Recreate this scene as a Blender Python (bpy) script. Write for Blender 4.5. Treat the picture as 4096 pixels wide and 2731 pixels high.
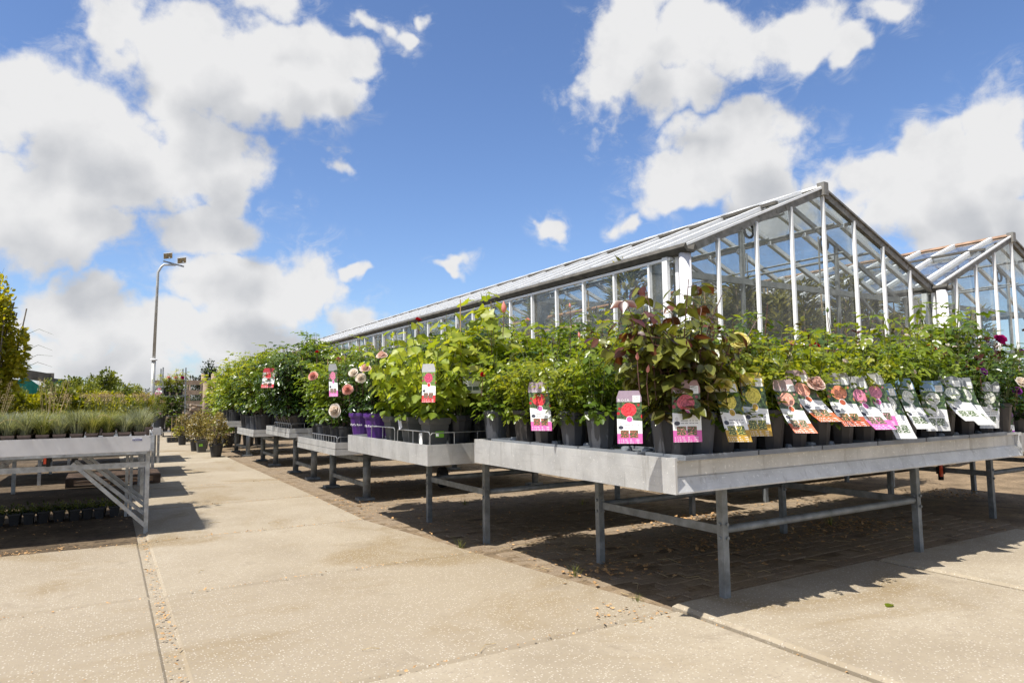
import bpy, math, random
import numpy as np
from mathutils import Vector, Matrix, Euler

# ------------------------------------------------------------------ camera
S = bpy.context.scene
for o in list(bpy.data.objects):
    bpy.data.objects.remove(o)
col = S.collection
FPX, CX, CY, CAMH = 2731.0, 2048.0, 1365.5, 1.2
def nz(v):
    v = np.array(v, float)
    return v / np.linalg.norm(v)
dY = nz((430 - CX, 1612 - CY, FPX))
dX = nz((6683 - CX, 1530 - CY, FPX)); dX = nz(dX - dY * dX.dot(dY))
dZ = np.cross(dX, dY)
if dZ[1] > 0: dZ = -dZ
MC = np.stack([dX, dY, dZ])
def ray(px, py): return MC @ nz((px - CX, py - CY, FPX))
def at(px, py, z=0.0):                      # photo pixel -> point on the level z
    d = ray(px, py); t = (z - CAMH) / d[2]
    return np.array([0, 0, CAMH]) + t * d
def zat(px, py, y):                         # photo pixel -> point on the plane y
    d = ray(px, py); t = y / d[1]
    return np.array([0, 0, CAMH]) + t * d
cam = bpy.data.cameras.new('camera')
camo = bpy.data.objects.new('camera', cam); col.objects.link(camo)
R = Matrix(((MC @ [1, 0, 0]).tolist(), (MC @ [0, -1, 0]).tolist(), (MC @ [0, 0, -1]).tolist())).transposed()
camo.matrix_world = Matrix.Translation((0, 0, CAMH)) @ R.to_4x4()
cam.sensor_width = 36.0; cam.lens = 36.0 * FPX / 4096.0
cam.clip_end = 4000; cam.clip_start = 0.05
S.camera = camo
S.render.resolution_x, S.render.resolution_y = 1024, 682

# ------------------------------------------------------------------ sky, clouds, sun, exposure
TOSUN = nz((-0.52, -0.13, 1.0))
W = bpy.data.worlds.new('World'); S.world = W; W.use_nodes = True
nt = W.node_tree; nt.nodes.clear()
class NT:
    """small helper to write node maths"""
    def __init__(s, tree): s.t = tree
    def n(s, kind, **kw):
        nd = s.t.nodes.new(kind)
        for k, v in kw.items(): setattr(nd, k, v)
        return nd
    def put(s, sock, v):
        if isinstance(v, (int, float)): sock.default_value = v
        elif isinstance(v, (tuple, list)): sock.default_value = v
        else: s.t.links.new(v, sock)
    def m(s, op, a, b=None, c=None, clamp=False):
        nd = s.n('ShaderNodeMath', operation=op, use_clamp=clamp)
        s.put(nd.inputs[0], a)
        if b is not None: s.put(nd.inputs[1], b)
        if c is not None: s.put(nd.inputs[2], c)
        return nd.outputs[0]
    def v(s, op, a, b=None, c=None):
        nd = s.n('ShaderNodeVectorMath', operation=op)
        s.put(nd.inputs[0], a)
        if b is not None: s.put(nd.inputs[1], b)
        if c is not None: s.put(nd.inputs[2], c)
        return nd.outputs['Value'] if op in ('LENGTH', 'DOT_PRODUCT', 'DISTANCE') else nd.outputs[0]
    def noise(s, vec, scale, detail=2, rough=.5, dist=0.0, colour=False, dim='3D'):
        nd = s.n('ShaderNodeTexNoise', noise_dimensions=dim)
        s.put(nd.inputs['Vector'], vec); nd.inputs['Scale'].default_value = scale
        nd.inputs['Detail'].default_value = detail; nd.inputs['Roughness'].default_value = rough
        nd.inputs['Distortion'].default_value = dist
        return nd.outputs['Color'] if colour else nd.outputs['Fac']
    def mixc(s, f, a, b, mode='MIX'):
        nd = s.n('ShaderNodeMix', data_type='RGBA', blend_type=mode)
        s.put(nd.inputs[0], f)
        for i, q in ((6, a), (7, b)):
            if isinstance(q, (tuple, list)) and len(q) == 3: q = (*q, 1)
            s.put(nd.inputs[i], q)
        return nd.outputs[2]
    def ss(s, v, lo, hi, a=0.0, b=1.0):
        nd = s.n('ShaderNodeMapRange', interpolation_type='SMOOTHSTEP')
        s.put(nd.inputs[0], v)
        for i, q in zip((1, 2, 3, 4), (lo, hi, a, b)): nd.inputs[i].default_value = q
        return nd.outputs[0]
    def ramp(s, f, stops, mode='LINEAR'):
        nd = s.n('ShaderNodeValToRGB'); cr = nd.color_ramp; cr.interpolation = mode
        while len(cr.elements) < len(stops): cr.elements.new(.5)
        for e, (p, c) in zip(cr.elements, stops):
            e.position = p; e.color = (*c, 1)
        s.put(nd.inputs[0], f)
        return nd.outputs[0]

# clouds as (photo px x, y, half width, half height, weight) -> turned into sky directions
CL = [(560,120,250,230,1.0),(820,250,330,260,1.05),(1080,350,330,230,1.05),(1280,430,180,170,1.0),(1385,265,100,110,.95),(1130,60,170,110,.55),
      (330,420,330,240,1.0),(90,420,260,260,1.0),(430,680,430,260,1.05),(120,800,330,240,1.0),(820,600,260,180,.9),(300,900,420,140,.95),(760,900,300,150,.8),(900,780,120,110,.7),
      (60,1330,150,110,.8),(330,1230,230,150,.95),(200,1420,420,130,.9),(560,1360,280,140,.85),(1000,1130,300,140,.9),(1150,1180,190,140,.9),(900,1330,420,130,.85),(1420,1300,190,110,.95),(1600,1320,150,70,.7),(500,1500,700,90,.8),(1250,1420,420,110,.85),
      (2560,120,270,260,1.05),(2900,150,330,260,1.05),(2450,360,170,130,.85),(3180,110,230,160,.9),(3380,180,90,110,.7),(2700,380,260,120,.8),
      (2960,560,260,160,1.0),(2850,730,260,160,1.0),(3080,760,180,170,.85),(2590,880,75,75,.75),
      (3560,760,220,140,.9),(3800,650,260,190,1.0),(4030,560,230,260,1.05),(3800,880,420,170,.95),(4080,900,260,220,1.0),(3420,800,160,120,.8),
      (1800,1010,105,42,.8),(2230,860,65,65,.75),(1375,1102,60,28,.6),(1640,185,75,60,.62),(1550,130,45,45,.5),(1690,60,35,60,.45),(1345,735,50,50,.4),(3590,40,100,70,.45)]
def build_density(fine):
    g = bpy.data.node_groups.new('CloudDensity', 'ShaderNodeTree')
    g.interface.new_socket('Dir', in_out='INPUT', socket_type='NodeSocketVector')
    g.interface.new_socket('Density', in_out='OUTPUT', socket_type='NodeSocketFloat')
    q = NT(g); gi = q.n('NodeGroupInput'); go = q.n('NodeGroupOutput'); d = gi.outputs[0]
    w1 = q.v('SCALE', q.v('SUBTRACT', q.noise(d, 5, 2, .55, colour=True), (.5, .5, .5)))
    w1.node.inputs['Scale'].default_value = .16
    p = q.v('ADD', d, w1)
    if fine:
        w2 = q.v('SCALE', q.v('SUBTRACT', q.noise(d, 22, 2, .6, colour=True), (.5, .5, .5)))
        w2.node.inputs['Scale'].default_value = .06; p = q.v('ADD', p, w2)
    p = q.v('NORMALIZE', p)
    sx = q.n('ShaderNodeSeparateXYZ'); g.links.new(p, sx.inputs[0])
    az = q.m('ARCTAN2', sx.outputs[0], sx.outputs[1]); el = q.m('ARCSINE', sx.outputs[2])
    cm = q.n('ShaderNodeCombineXYZ'); g.links.new(az, cm.inputs[0]); g.links.new(el, cm.inputs[1]); ae = cm.outputs[0]
    base = None
    for (px, py, rx, ry, w) in CL:
        def ang(x, y):
            r = ray(x, y); return math.atan2(r[0], r[1]), math.asin(r[2])
        a, e = ang(px, py); ra = abs(ang(px + rx, py)[0] - ang(px - rx, py)[0]) / 2; rb = abs(ang(px, py - ry)[1] - ang(px, py + ry)[1]) / 2
        df = q.v('MULTIPLY', q.v('SUBTRACT', ae, (a, e, 0)), (1 / ra, 1 / rb, 0))
        val = q.m('MULTIPLY_ADD', q.v('LENGTH', df), -w, w)
        base = val if base is None else q.m('MAXIMUM', base, val)
    base = q.m('MAXIMUM', base, -1.0)
    # the sky goes on with the same kind of clouds all round
    f = nz(MC @ [0, 0, 1])
    out = q.m('MULTIPLY_ADD', q.noise(d, 1.9, 3, .5), 5.0, -2.45)
    wgt = q.ss(q.v('DOT_PRODUCT', d, tuple(f.tolist())), .62, .76)
    base = q.m('ADD', q.m('MULTIPLY', base, wgt), q.m('MULTIPLY', out, q.m('SUBTRACT', 1.0, wgt)))
    fb = q.noise(d, 8.5, 8 if fine else 3, .62)
    dens = q.m('ADD', q.m('MULTIPLY', base, 1.2), q.m('MULTIPLY_ADD', fb, 2.4, -1.10))
    g.links.new(dens, go.inputs[0])
    return g
DG = build_density(True); DL = build_density(False)
q = NT(nt)
tc = q.n('ShaderNodeTexCoord'); dirv = tc.outputs['Generated']
def dens(v, g=DG):
    nd = q.n('ShaderNodeGroup'); nd.node_tree = g; nt.links.new(v, nd.inputs[0]); return nd.outputs[0]
D0 = dens(dirv)
D1 = dens(q.v('NORMALIZE', q.v('ADD', dirv, (-0.035, 0.0, 0.075))), DL)
wisp = q.m('MULTIPLY', q.m('MULTIPLY', q.ss(D0, -.55, .25), .5), q.ss(q.noise(q.v('MULTIPLY', dirv, (1, 1, 1.5)), 20, 5, .68, .8), .46, .72))
mask = q.m('MAXIMUM', q.ss(D0, -.05, .46), wisp)
bil = q.m('SUBTRACT', q.noise(dirv, 15, 6, .62), .5)
lit = q.m('ADD', q.m('MULTIPLY', q.ss(D1, .10, 1.35), -.88), q.m('MULTIPLY_ADD', bil, 1.1, 1.0), clamp=True)
ccol = q.mixc(lit, (4.6, 4.75, 5.05, 1), (7.1, 7.1, 7.15, 1))
sky = q.n('ShaderNodeTexSky', sky_type='NISHITA', sun_disc=False)
sky.sun_elevation = math.asin(TOSUN[2]); sky.sun_rotation = math.atan2(TOSUN[0], TOSUN[1])
sky.altitude = 0; sky.air_density = 1.0; sky.dust_density = 0.6; sky.ozone_density = 3.0
zc = q.n('ShaderNodeSeparateXYZ'); nt.links.new(dirv, zc.inputs[0])
skyc = q.mixc(1.0, sky.outputs[0], (1.10, 1.20, 1.42, 1), 'MULTIPLY')
full = q.mixc(mask, skyc, ccol)
bg = q.n('ShaderNodeBackground'); nt.links.new(full, bg.inputs[0]); bg.inputs[1].default_value = 0.08
wo = q.n('ShaderNodeOutputWorld'); nt.links.new(bg.outputs[0], wo.inputs[0])
W.cycles.sampling_method = 'MANUAL'; W.cycles.sample_map_resolution = 512

sun = bpy.data.lights.new('sun', 'SUN'); sun.energy = 5.0; sun.angle = math.radians(.5); sun.color = (1.0, .955, .88)
suno = bpy.data.objects.new('sun', sun); col.objects.link(suno)
suno.rotation_euler = Vector(TOSUN.tolist()).to_track_quat('Z', 'Y').to_euler(); suno.location = (-8, 4, 20)
S.view_settings.view_transform = 'Standard'; S.view_settings.look = 'None'
S.view_settings.exposure = 0.56; S.view_settings.gamma = 1.0
S.render.engine = 'CYCLES'
S.cycles.transparent_max_bounces = 16; S.cycles.max_bounces = 5; S.cycles.diffuse_bounces = 2; S.cycles.glossy_bounces = 2
S.cycles.use_adaptive_sampling = True; S.cycles.adaptive_threshold = .025

# ------------------------------------------------------------------ helpers
rnd = random.Random(7); rng = np.random.default_rng(11)
def tag(o, label=None, cat=None, group=None, kind=None):
    if label: o['label'] = label
    if cat: o['category'] = cat
    if group: o['group'] = group
    if kind: o['kind'] = kind
    return o
def link(o, parent=None):
    col.objects.link(o)
    if parent: o.parent = parent
    return o
def empty(name, loc=(0, 0, 0), rz=0.0):
    o = bpy.data.objects.new(name, None); o.empty_display_size = .1
    o.location = loc; o.rotation_euler = (0, 0, rz); return link(o)
def inst(name, mesh, parent=None, loc=(0, 0, 0), rot=(0, 0, 0), sc=1.0, mat=None):
    o = bpy.data.objects.new(name, mesh); o.location = loc; o.rotation_euler = rot
    o.scale = (sc, sc, sc) if isinstance(sc, (int, float)) else sc
    link(o, parent)
    if mat is not None:
        if not mesh.materials: mesh.materials.append(None)
        o.material_slots[0].link = 'OBJECT'; o.material_slots[0].material = mat
    return o
class MB:
    def __init__(s): s.v = []; s.f = []
    def add(s, vs, fs):
        b = len(s.v); s.v += [tuple(map(float, p)) for p in vs]; s.f += [tuple(b + i for i in f) for f in fs]
    def box(s, c, d, rz=0.0):
        x, y, z = d[0] / 2, d[1] / 2, d[2] / 2; cs, sn = math.cos(rz), math.sin(rz)
        vs = [(c[0] + cs * a - sn * b, c[1] + sn * a + cs * b, c[2] + e) for a in (-x, x) for b in (-y, y) for e in (-z, z)]
        s.add(vs, [(0, 1, 3, 2), (4, 6, 7, 5), (0, 4, 5, 1), (2, 3, 7, 6), (0, 2, 6, 4), (1, 5, 7, 3)])
        return s
    def bar(s, p, q_, w, h, up=(0, 0, 1)):
        p = np.array(p, float); q_ = np.array(q_, float); d = nz(q_ - p); u = np.array(up, float)
        if abs(d.dot(u)) > .98: u = np.array([0, 1., 0])
        a = nz(np.cross(d, u)); b = np.cross(a, d)
        vs = [e + a * i * w / 2 + b * j * h / 2 for e in (p, q_) for i, j in ((-1, -1), (1, -1), (1, 1), (-1, 1))]
        s.add(vs, [(0, 3, 2, 1), (4, 5, 6, 7), (0, 1, 5, 4), (1, 2, 6, 5), (2, 3, 7, 6), (3, 0, 4, 7)])
        return s
    def tube(s, pts, r, seg=8, cap=True):
        pts = [np.array(p, float) for p in pts]; n = len(pts); rs = r if isinstance(r, (list, tuple)) else [r] * n
        u = None; vs = []; fs = []
        for i, p in enumerate(pts):
            d = nz(pts[min(i + 1, n - 1)] - pts[max(i - 1, 0)])
            if u is None: u = nz(np.cross(d, (0, 0, 1))) if abs(d[2]) < .95 else np.array([1., 0, 0])
            u = nz(u - d * u.dot(d)); w = np.cross(d, u)
            for k in range(seg):
                a = 2 * math.pi * k / seg; vs.append(p + (u * math.cos(a) + w * math.sin(a)) * rs[i])
        for i in range(n - 1):
            for k in range(seg):
                k2 = (k + 1) % seg; fs.append((i * seg + k, i * seg + k2, (i + 1) * seg + k2, (i + 1) * seg + k))
        if cap: fs += [tuple(range(seg - 1, -1, -1)), tuple((n - 1) * seg + k for k in range(seg))]
        s.add(vs, fs); return s
    def lathe(s, prof, seg=16, c=(0, 0, 0), sq=0.0):
        vs = []; fs = []; n = len(prof)
        for r, z in prof:
            for k in range(seg):
                a = 2 * math.pi * (k + .5) / seg; ca, sa = math.cos(a), math.sin(a)
                m = 1.0
                if sq: m = (1 - sq) + sq / max(abs(ca), abs(sa))
                vs.append((c[0] + r * m * ca, c[1] + r * m * sa, c[2] + z))
        for i in range(n - 1):
            for k in range(seg):
                k2 = (k + 1) % seg; fs.append((i * seg + k, i * seg + k2, (i + 1) * seg + k2, (i + 1) * seg + k))
        s.add(vs, fs); return s
    def prism(s, poly, a, b):                                   # poly: list of 3D points, from offset a to b (vectors)
        n = len(poly); a = np.array(a, float); b = np.array(b, float)
        vs = [np.array(p, float) + a for p in poly] + [np.array(p, float) + b for p in poly]
        fs = [tuple(range(n - 1, -1, -1)), tuple(range(n, 2 * n))] + [(i, (i + 1) % n, n + (i + 1) % n, n + i) for i in range(n)]
        s.add(vs, fs); return s
    def mesh(s, name, mat=None, smooth=False):
        me = bpy.data.meshes.new(name); me.from_pydata(s.v, [], s.f)
        if mat: me.materials.append(mat)
        if smooth: me.polygons.foreach_set('use_smooth', [True] * len(me.polygons))
        me.update(); return me
    def build(s, name, mat=None, parent=None, smooth=False, loc=(0, 0, 0), rot=(0, 0, 0)):
        return inst(name, s.mesh(name, mat, smooth), parent, loc, rot)

# ------------------------------------------------------------------ materials
def pm(name, colour, rough=.6, metal=0.0, var=.0, vscale=6.0, bump=0.0, bscale=40.0, spec=.5, spots=None, coat=0.0):
    """plain principled material with noise variation of its colour and fine relief"""
    m = bpy.data.materials.new(name); m.use_nodes = True; t = m.node_tree; b = t.nodes['Principled BSDF']; k = NT(t)
    b.inputs['Roughness'].default_value = rough; b.inputs['Metallic'].default_value = metal
    b.inputs['Specular IOR Level'].default_value = spec
    tcn = k.n('ShaderNodeTexCoord'); gv = k.n('ShaderNodeNewGeometry').outputs['Position'] if name.startswith('ground_') else tcn.outputs['Object']
    c = (*colour, 1)
    if var:
        f = k.noise(gv, vscale, 6, .6)
        lo = tuple(max(0, x * (1 - var)) for x in colour); hi = tuple(x * (1 + var) for x in colour)
        c = k.ramp(f, [(.3, lo), (.7, hi)])
    if spots:
        sc, colr, lo, hi = spots
        c = k.mixc(k.ss(k.noise(gv, sc, 4, .65), lo, hi), c, colr)
    k.put(b.inputs['Base Color'], c)
    if name.startswith('oxidised'):
        c = k.mixc(k.m('MULTIPLY', k.ss(k.noise(k.v('MULTIPLY', gv, (16, 16, 1.6)), 1.0, 5, .7), .54, .70), .5), c, (.30, .285, .26))
        c = k.mixc(k.m('MULTIPLY', k.ss(k.noise(k.v('MULTIPLY', gv, (2.5, 2.5, 40)), 1.0, 5, .7), .55, .68), .4), c, (.40, .39, .37)); k.put(b.inputs['Base Color'], c)
    if bump:
        bn = k.n('ShaderNodeBump'); bn.inputs['Strength'].default_value = bump; bn.inputs['Distance'].default_value = .01
        t.links.new(k.noise(gv, bscale, 5, .6), bn.inputs['Height']); t.links.new(bn.outputs[0], b.inputs['Normal'])
    if coat: b.inputs['Coat Weight'].default_value = coat
    return m
def leafmat(name, dark, mid, light, trans=.35, rough=.38, gloss=.5):
    m = bpy.data.materials.new(name); m.use_nodes = True; t = m.node_tree; b = t.nodes['Principled BSDF']; k = NT(t)
    a = k.n('ShaderNodeAttribute', attribute_name='tint')
    oi = k.n('ShaderNodeObjectInfo')
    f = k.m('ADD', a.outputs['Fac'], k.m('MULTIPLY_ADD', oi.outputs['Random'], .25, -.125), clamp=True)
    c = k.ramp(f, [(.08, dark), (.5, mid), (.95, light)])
    tcn = k.n('ShaderNodeTexCoord')
    c = k.mixc(.35, c, k.mixc(k.noise(tcn.outputs['Object'], 60, 3), (0, 0, 0), c, 'MIX'), 'SOFT_LIGHT')
    t.links.new(c, b.inputs['Base Color']); b.inputs['Roughness'].default_value = rough; b.inputs['Specular IOR Level'].default_value = gloss
    tr = k.n('ShaderNodeBsdfTranslucent'); t.links.new(k.mixc(1.0, c, (1.9, 1.75, .75), 'MULTIPLY'), tr.inputs[0])
    mx = k.n('ShaderNodeMixShader'); mx.inputs[0].default_value = trans
    t.links.new(b.outputs[0], mx.inputs[1]); t.links.new(tr.outputs[0], mx.inputs[2])
    t.links.new(mx.outputs[0], t.nodes['Material Output'].inputs[0])
    return m
M = {}
M['galv'] = pm('galvanised steel', (.36, .37, .38), .42, .75, .35, 14, .15, 60)
M['post'] = pm('weathered galvanised post', (.20, .215, .225), .6, .45, .4, 9, .2, 50)
M['alu'] = pm('oxidised aluminium panel', (.58, .575, .56), .48, .55, .16, 5, .25, 160, spots=(60, (.78, .77, .74), .60, .68))
M['alu_plain'] = pm('matt aluminium sheet', (.52, .51, .51), .5, .35, .10, 3, .1, 120)
M['white'] = pm('white painted bar', (.84, .84, .83), .45, 0, .08, 8, .05, 40)
M['dirtywhite'] = pm('weathered white ridge', (.74, .73, .70), .55, 0, .15, 6, .1, 40, spots=(9, (.33, .31, .28), .66, .74))
M['pipewhite'] = pm('grey white plastic pipe', (.68, .67, .69), .4, 0, .05, 4)
M['gutter'] = pm('weathered zinc gutter', (.085, .078, .066), .75, .0, .45, 7, .2, 40, spots=(12, (.08, .075, .06), .55, .7))
M['rafter'] = pm('weathered metal rafter', (.24, .23, .21), .6, .4, .4, 8, .2, 40, spots=(10, (.10, .085, .06), .58, .7))
M['innersteel'] = pm('inner steel frame', (.34, .345, .34), .55, .5, .3, 8)
M['rust'] = pm('rusty steel pipe', (.36, .19, .10), .8, .1, .4, 10, .3, 50)
M['ridge2'] = pm('rust stained ridge', (.27, .17, .11), .8, 0, .45, 5, .2, 40)
M['black'] = pm('black plastic pot', (.022, .023, .026), .42, 0, .25, 12)
M['anthra'] = pm('anthracite plastic pot', (.058, .062, .072), .40, 0, .2, 9, .05, 60)
M['brownpot'] = pm('dark brown plastic pot', (.040, .035, .033), .42, 0, .2, 9, .05, 60)
M['greypot'] = pm('grey square plastic pot', (.075, .075, .072), .5, 0, .2, 9, .05, 60)
M['purple'] = pm('purple plastic pot', (.075, .022, .17), .38, 0, .12, 6)
M['taupe'] = pm('taupe plastic pot rim', (.15, .105, .085), .55, 0, .2, 12)
M['trayg'] = pm('grey plastic tray', (.17, .185, .205), .42, 0, .15, 6, .08, 30)
M['soil'] = pm('potting soil', (.028, .018, .012), .95, 0, .5, 60, .8, 90)
M['stem'] = pm('green cane', (.09, .11, .03), .6, 0, .4, 14)
M['redstem'] = pm('reddish rose stem', (.10, .045, .03), .55, 0, .3, 14)
M['bark'] = pm('brown bark', (.11, .075, .05), .85, 0, .4, 20, .5, 60)
M['bamboo'] = pm('bamboo cane', (.40, .27, .13), .6, 0, .3, 20)
M['wood'] = pm('weathered fence wood', (.27, .20, .14), .8, 0, .3, 7, .4, 40)
M['greywood'] = pm('grey weathered wood', (.16, .135, .11), .85, 0, .35, 7, .4, 40)
M['log'] = pm('pale split log', (.34, .26, .19), .85, 0, .4, 9, .4, 40)
M['palletwood'] = pm('dark pallet wood', (.10, .065, .045), .85, 0, .4, 9, .3, 40)
M['teal'] = pm('teal windbreak cloth', (.02, .25, .19), .8, 0, .2, 10, .3, 90)
M['orange'] = pm('orange plastic valve lever', (.75, .08, .02), .4, 0, .1, 9)
M['rubber'] = pm('black rubber', (.015, .015, .016), .75, 0, .3, 20)
M['lampmetal'] = pm('grey galvanised lamp post', (.42, .42, .40), .5, .4, .2, 5)
M['lampglass'] = pm('floodlight glass', (.34, .27, .16), .25, 0, .35, 9)
M['wire'] = pm('zinc wire', (.45, .45, .45), .35, .8, .1, 9)
M['dryleaf'] = pm('dry leaf', (.40, .235, .10), .85, 0, .6, 30)
M['straw'] = pm('dry straw', (.40, .30, .15), .85, 0, .4, 30)
M['green'] = leafmat('fresh rose leaves', (0.0315, 0.0675, 0.0090), (0.1215, 0.1890, 0.0225), (0.2700, 0.3240, 0.0405), .42, .30)
M['lime'] = leafmat('lime rose leaves', (0.0495, 0.0900, 0.0090), (0.1935, 0.2475, 0.0252), (0.3780, 0.3870, 0.0450), .46, .34)
M['deep'] = leafmat('dark glossy leaves', (0.0162, 0.0378, 0.0090), (0.0495, 0.0990, 0.0180), (0.1350, 0.1890, 0.0360), .30, .24, .6)
M['bronze'] = leafmat('bronze green rose leaves', (0.0675, 0.0450, 0.0162), (0.1260, 0.1395, 0.0297), (0.2430, 0.2520, 0.0540), .28, .25, .6)
M['redleaf'] = leafmat('dark red young leaves', (0.0405, 0.0108, 0.0108), (0.0900, 0.0252, 0.0198), (0.1800, 0.0720, 0.0360), .25, .28, .6)
M['rasp'] = leafmat('light green raspberry leaves', (0.0900, 0.1440, 0.0135), (0.2430, 0.3150, 0.0315), (0.4140, 0.4500, 0.0630), .45, .45)
M['grape'] = leafmat('light vine leaves', (0.0810, 0.1350, 0.0135), (0.2250, 0.2880, 0.0315), (0.3780, 0.4050, 0.0630), .45, .42)
M['yellowg'] = leafmat('yellow green leaves', (0.0990, 0.1260, 0.0108), (0.2700, 0.2790, 0.0180), (0.4140, 0.3870, 0.0270), .45, .45)
M['varieg'] = leafmat('variegated leaves', (0.0450, 0.0495, 0.0135), (0.1800, 0.1485, 0.0450), (0.4050, 0.3420, 0.1530), .3, .4)
M['hedge'] = leafmat('shrub leaves', (0.0495, 0.0720, 0.0126), (0.1620, 0.1980, 0.0315), (0.3240, 0.3330, 0.0630), .40, .45)
M['farleaf'] = leafmat('far tree leaves', (0.0126, 0.0234, 0.0108), (0.0306, 0.0495, 0.0180), (0.0630, 0.0855, 0.0315), .25, .5)
M['inside'] = leafmat('plants under glass', (0.0720, 0.0765, 0.0225), (0.1980, 0.1980, 0.0450), (0.3600, 0.3240, 0.0990), .40, .4)
M['vine'] = leafmat('yellow green climber leaves', (0.0900, 0.1080, 0.0072), (0.2700, 0.2790, 0.0180), (0.4500, 0.4050, 0.0360), .46, .4)  # the climber's own bright yellow-green leaf colour
M['blue'] = leafmat('blue grey grass', (0.0900, 0.0990, 0.0675), (0.1980, 0.2295, 0.1620), (0.3420, 0.3510, 0.2610), .36, .5)
M['grassg'] = leafmat('green grass', (0.0720, 0.0900, 0.0225), (0.1980, 0.2250, 0.0630), (0.3780, 0.3600, 0.1530), .38, .5)
M['seed'] = leafmat('dry seed heads', (0.1440, 0.1080, 0.0630), (0.2970, 0.2250, 0.1350), (0.4500, 0.3600, 0.2340), .3, .7)
def petal(name, lo, hi):
    m = leafmat(name, lo, tuple((a + b) / 2 for a, b in zip(lo, hi)), hi, .48, .7, .2)
    for n_ in m.node_tree.nodes:
        if n_.type == 'MIX' and n_.blend_type == 'MULTIPLY': n_.inputs[7].default_value = (1.15, 1.1, 1.05, 1)
    return m
M['p_yellow'] = petal('yellow petals', (.87, .74, .20), (.90, .84, .42))
M['p_pink'] = petal('pale pink petals', (.84, .56, .48), (.88, .72, .66))
M['p_cream'] = petal('cream petals', (.87, .76, .66), (.90, .85, .78))
M['p_white'] = petal('white petals', (.74, .70, .64), (.86, .85, .80))
M['p_red'] = petal('red petals', (.22, .005, .012), (.50, .02, .03))
M['p_rose'] = petal('salmon pink petals', (.80, .34, .30), (.86, .55, .48))
M['p_mag'] = petal('magenta petals', (.34, .01, .16), (.62, .03, .30))
M['p_violet'] = petal('violet petals', (.16, .02, .20), (.32, .06, .36))

def glassmat(name, tint, rough, refl):
    m = bpy.data.materials.new(name); m.use_nodes = True; t = m.node_tree; t.nodes.clear(); k = NT(t)
    tr = k.n('ShaderNodeBsdfTransparent'); tr.inputs[0].default_value = (*tint, 1)
    gl = k.n('ShaderNodeBsdfGlossy'); gl.inputs['Roughness'].default_value = rough
    df = k.n('ShaderNodeBsdfDiffuse'); df.inputs[0].default_value = (.55, .53, .47, 1)
    ge = k.n('ShaderNodeNewGeometry'); cs = k.m('ABSOLUTE', k.v('DOT_PRODUCT', ge.outputs['Incoming'], ge.outputs['Normal']))
    fz = k.m('MULTIPLY_ADD', k.m('POWER', k.m('SUBTRACT', 1.0, cs, clamp=True), 5.0), .96, .04)
    tcn = k.n('ShaderNodeTexCoord')
    bn = k.n('ShaderNodeBump'); bn.inputs['Strength'].default_value = .06; bn.inputs['Distance'].default_value = .02
    t.links.new(k.noise(tcn.outputs['Object'], 2.2, 2), bn.inputs['Height']); t.links.new(bn.outputs[0], gl.inputs['Normal'])
    m1 = k.n('ShaderNodeMixShader'); t.links.new(k.m('MULTIPLY', fz, refl, clamp=True), m1.inputs[0])
    t.links.new(tr.outputs[0], m1.inputs[1]); t.links.new(gl.outputs[0], m1.inputs[2])
    dirt = k.m('MULTIPLY_ADD', k.ss(k.noise(tcn.outputs['Object'], 3.0, 6, .7), .36, .76), .10, .022)
    m2 = k.n('ShaderNodeMixShader'); t.links.new(dirt, m2.inputs[0]); t.links.new(m1.outputs[0], m2.inputs[1]); t.links.new(df.outputs[0], m2.inputs[2])
    o = k.n('ShaderNodeOutputMaterial'); t.links.new(m2.outputs[0], o.inputs[0])
    return m
M['glass'] = glassmat('greenhouse wall glass', (.915, .93, .915), .02, .85)
M['roofglass'] = glassmat('greenhouse roof glass', (.93, .95, .96), .04, 1.0)

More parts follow.
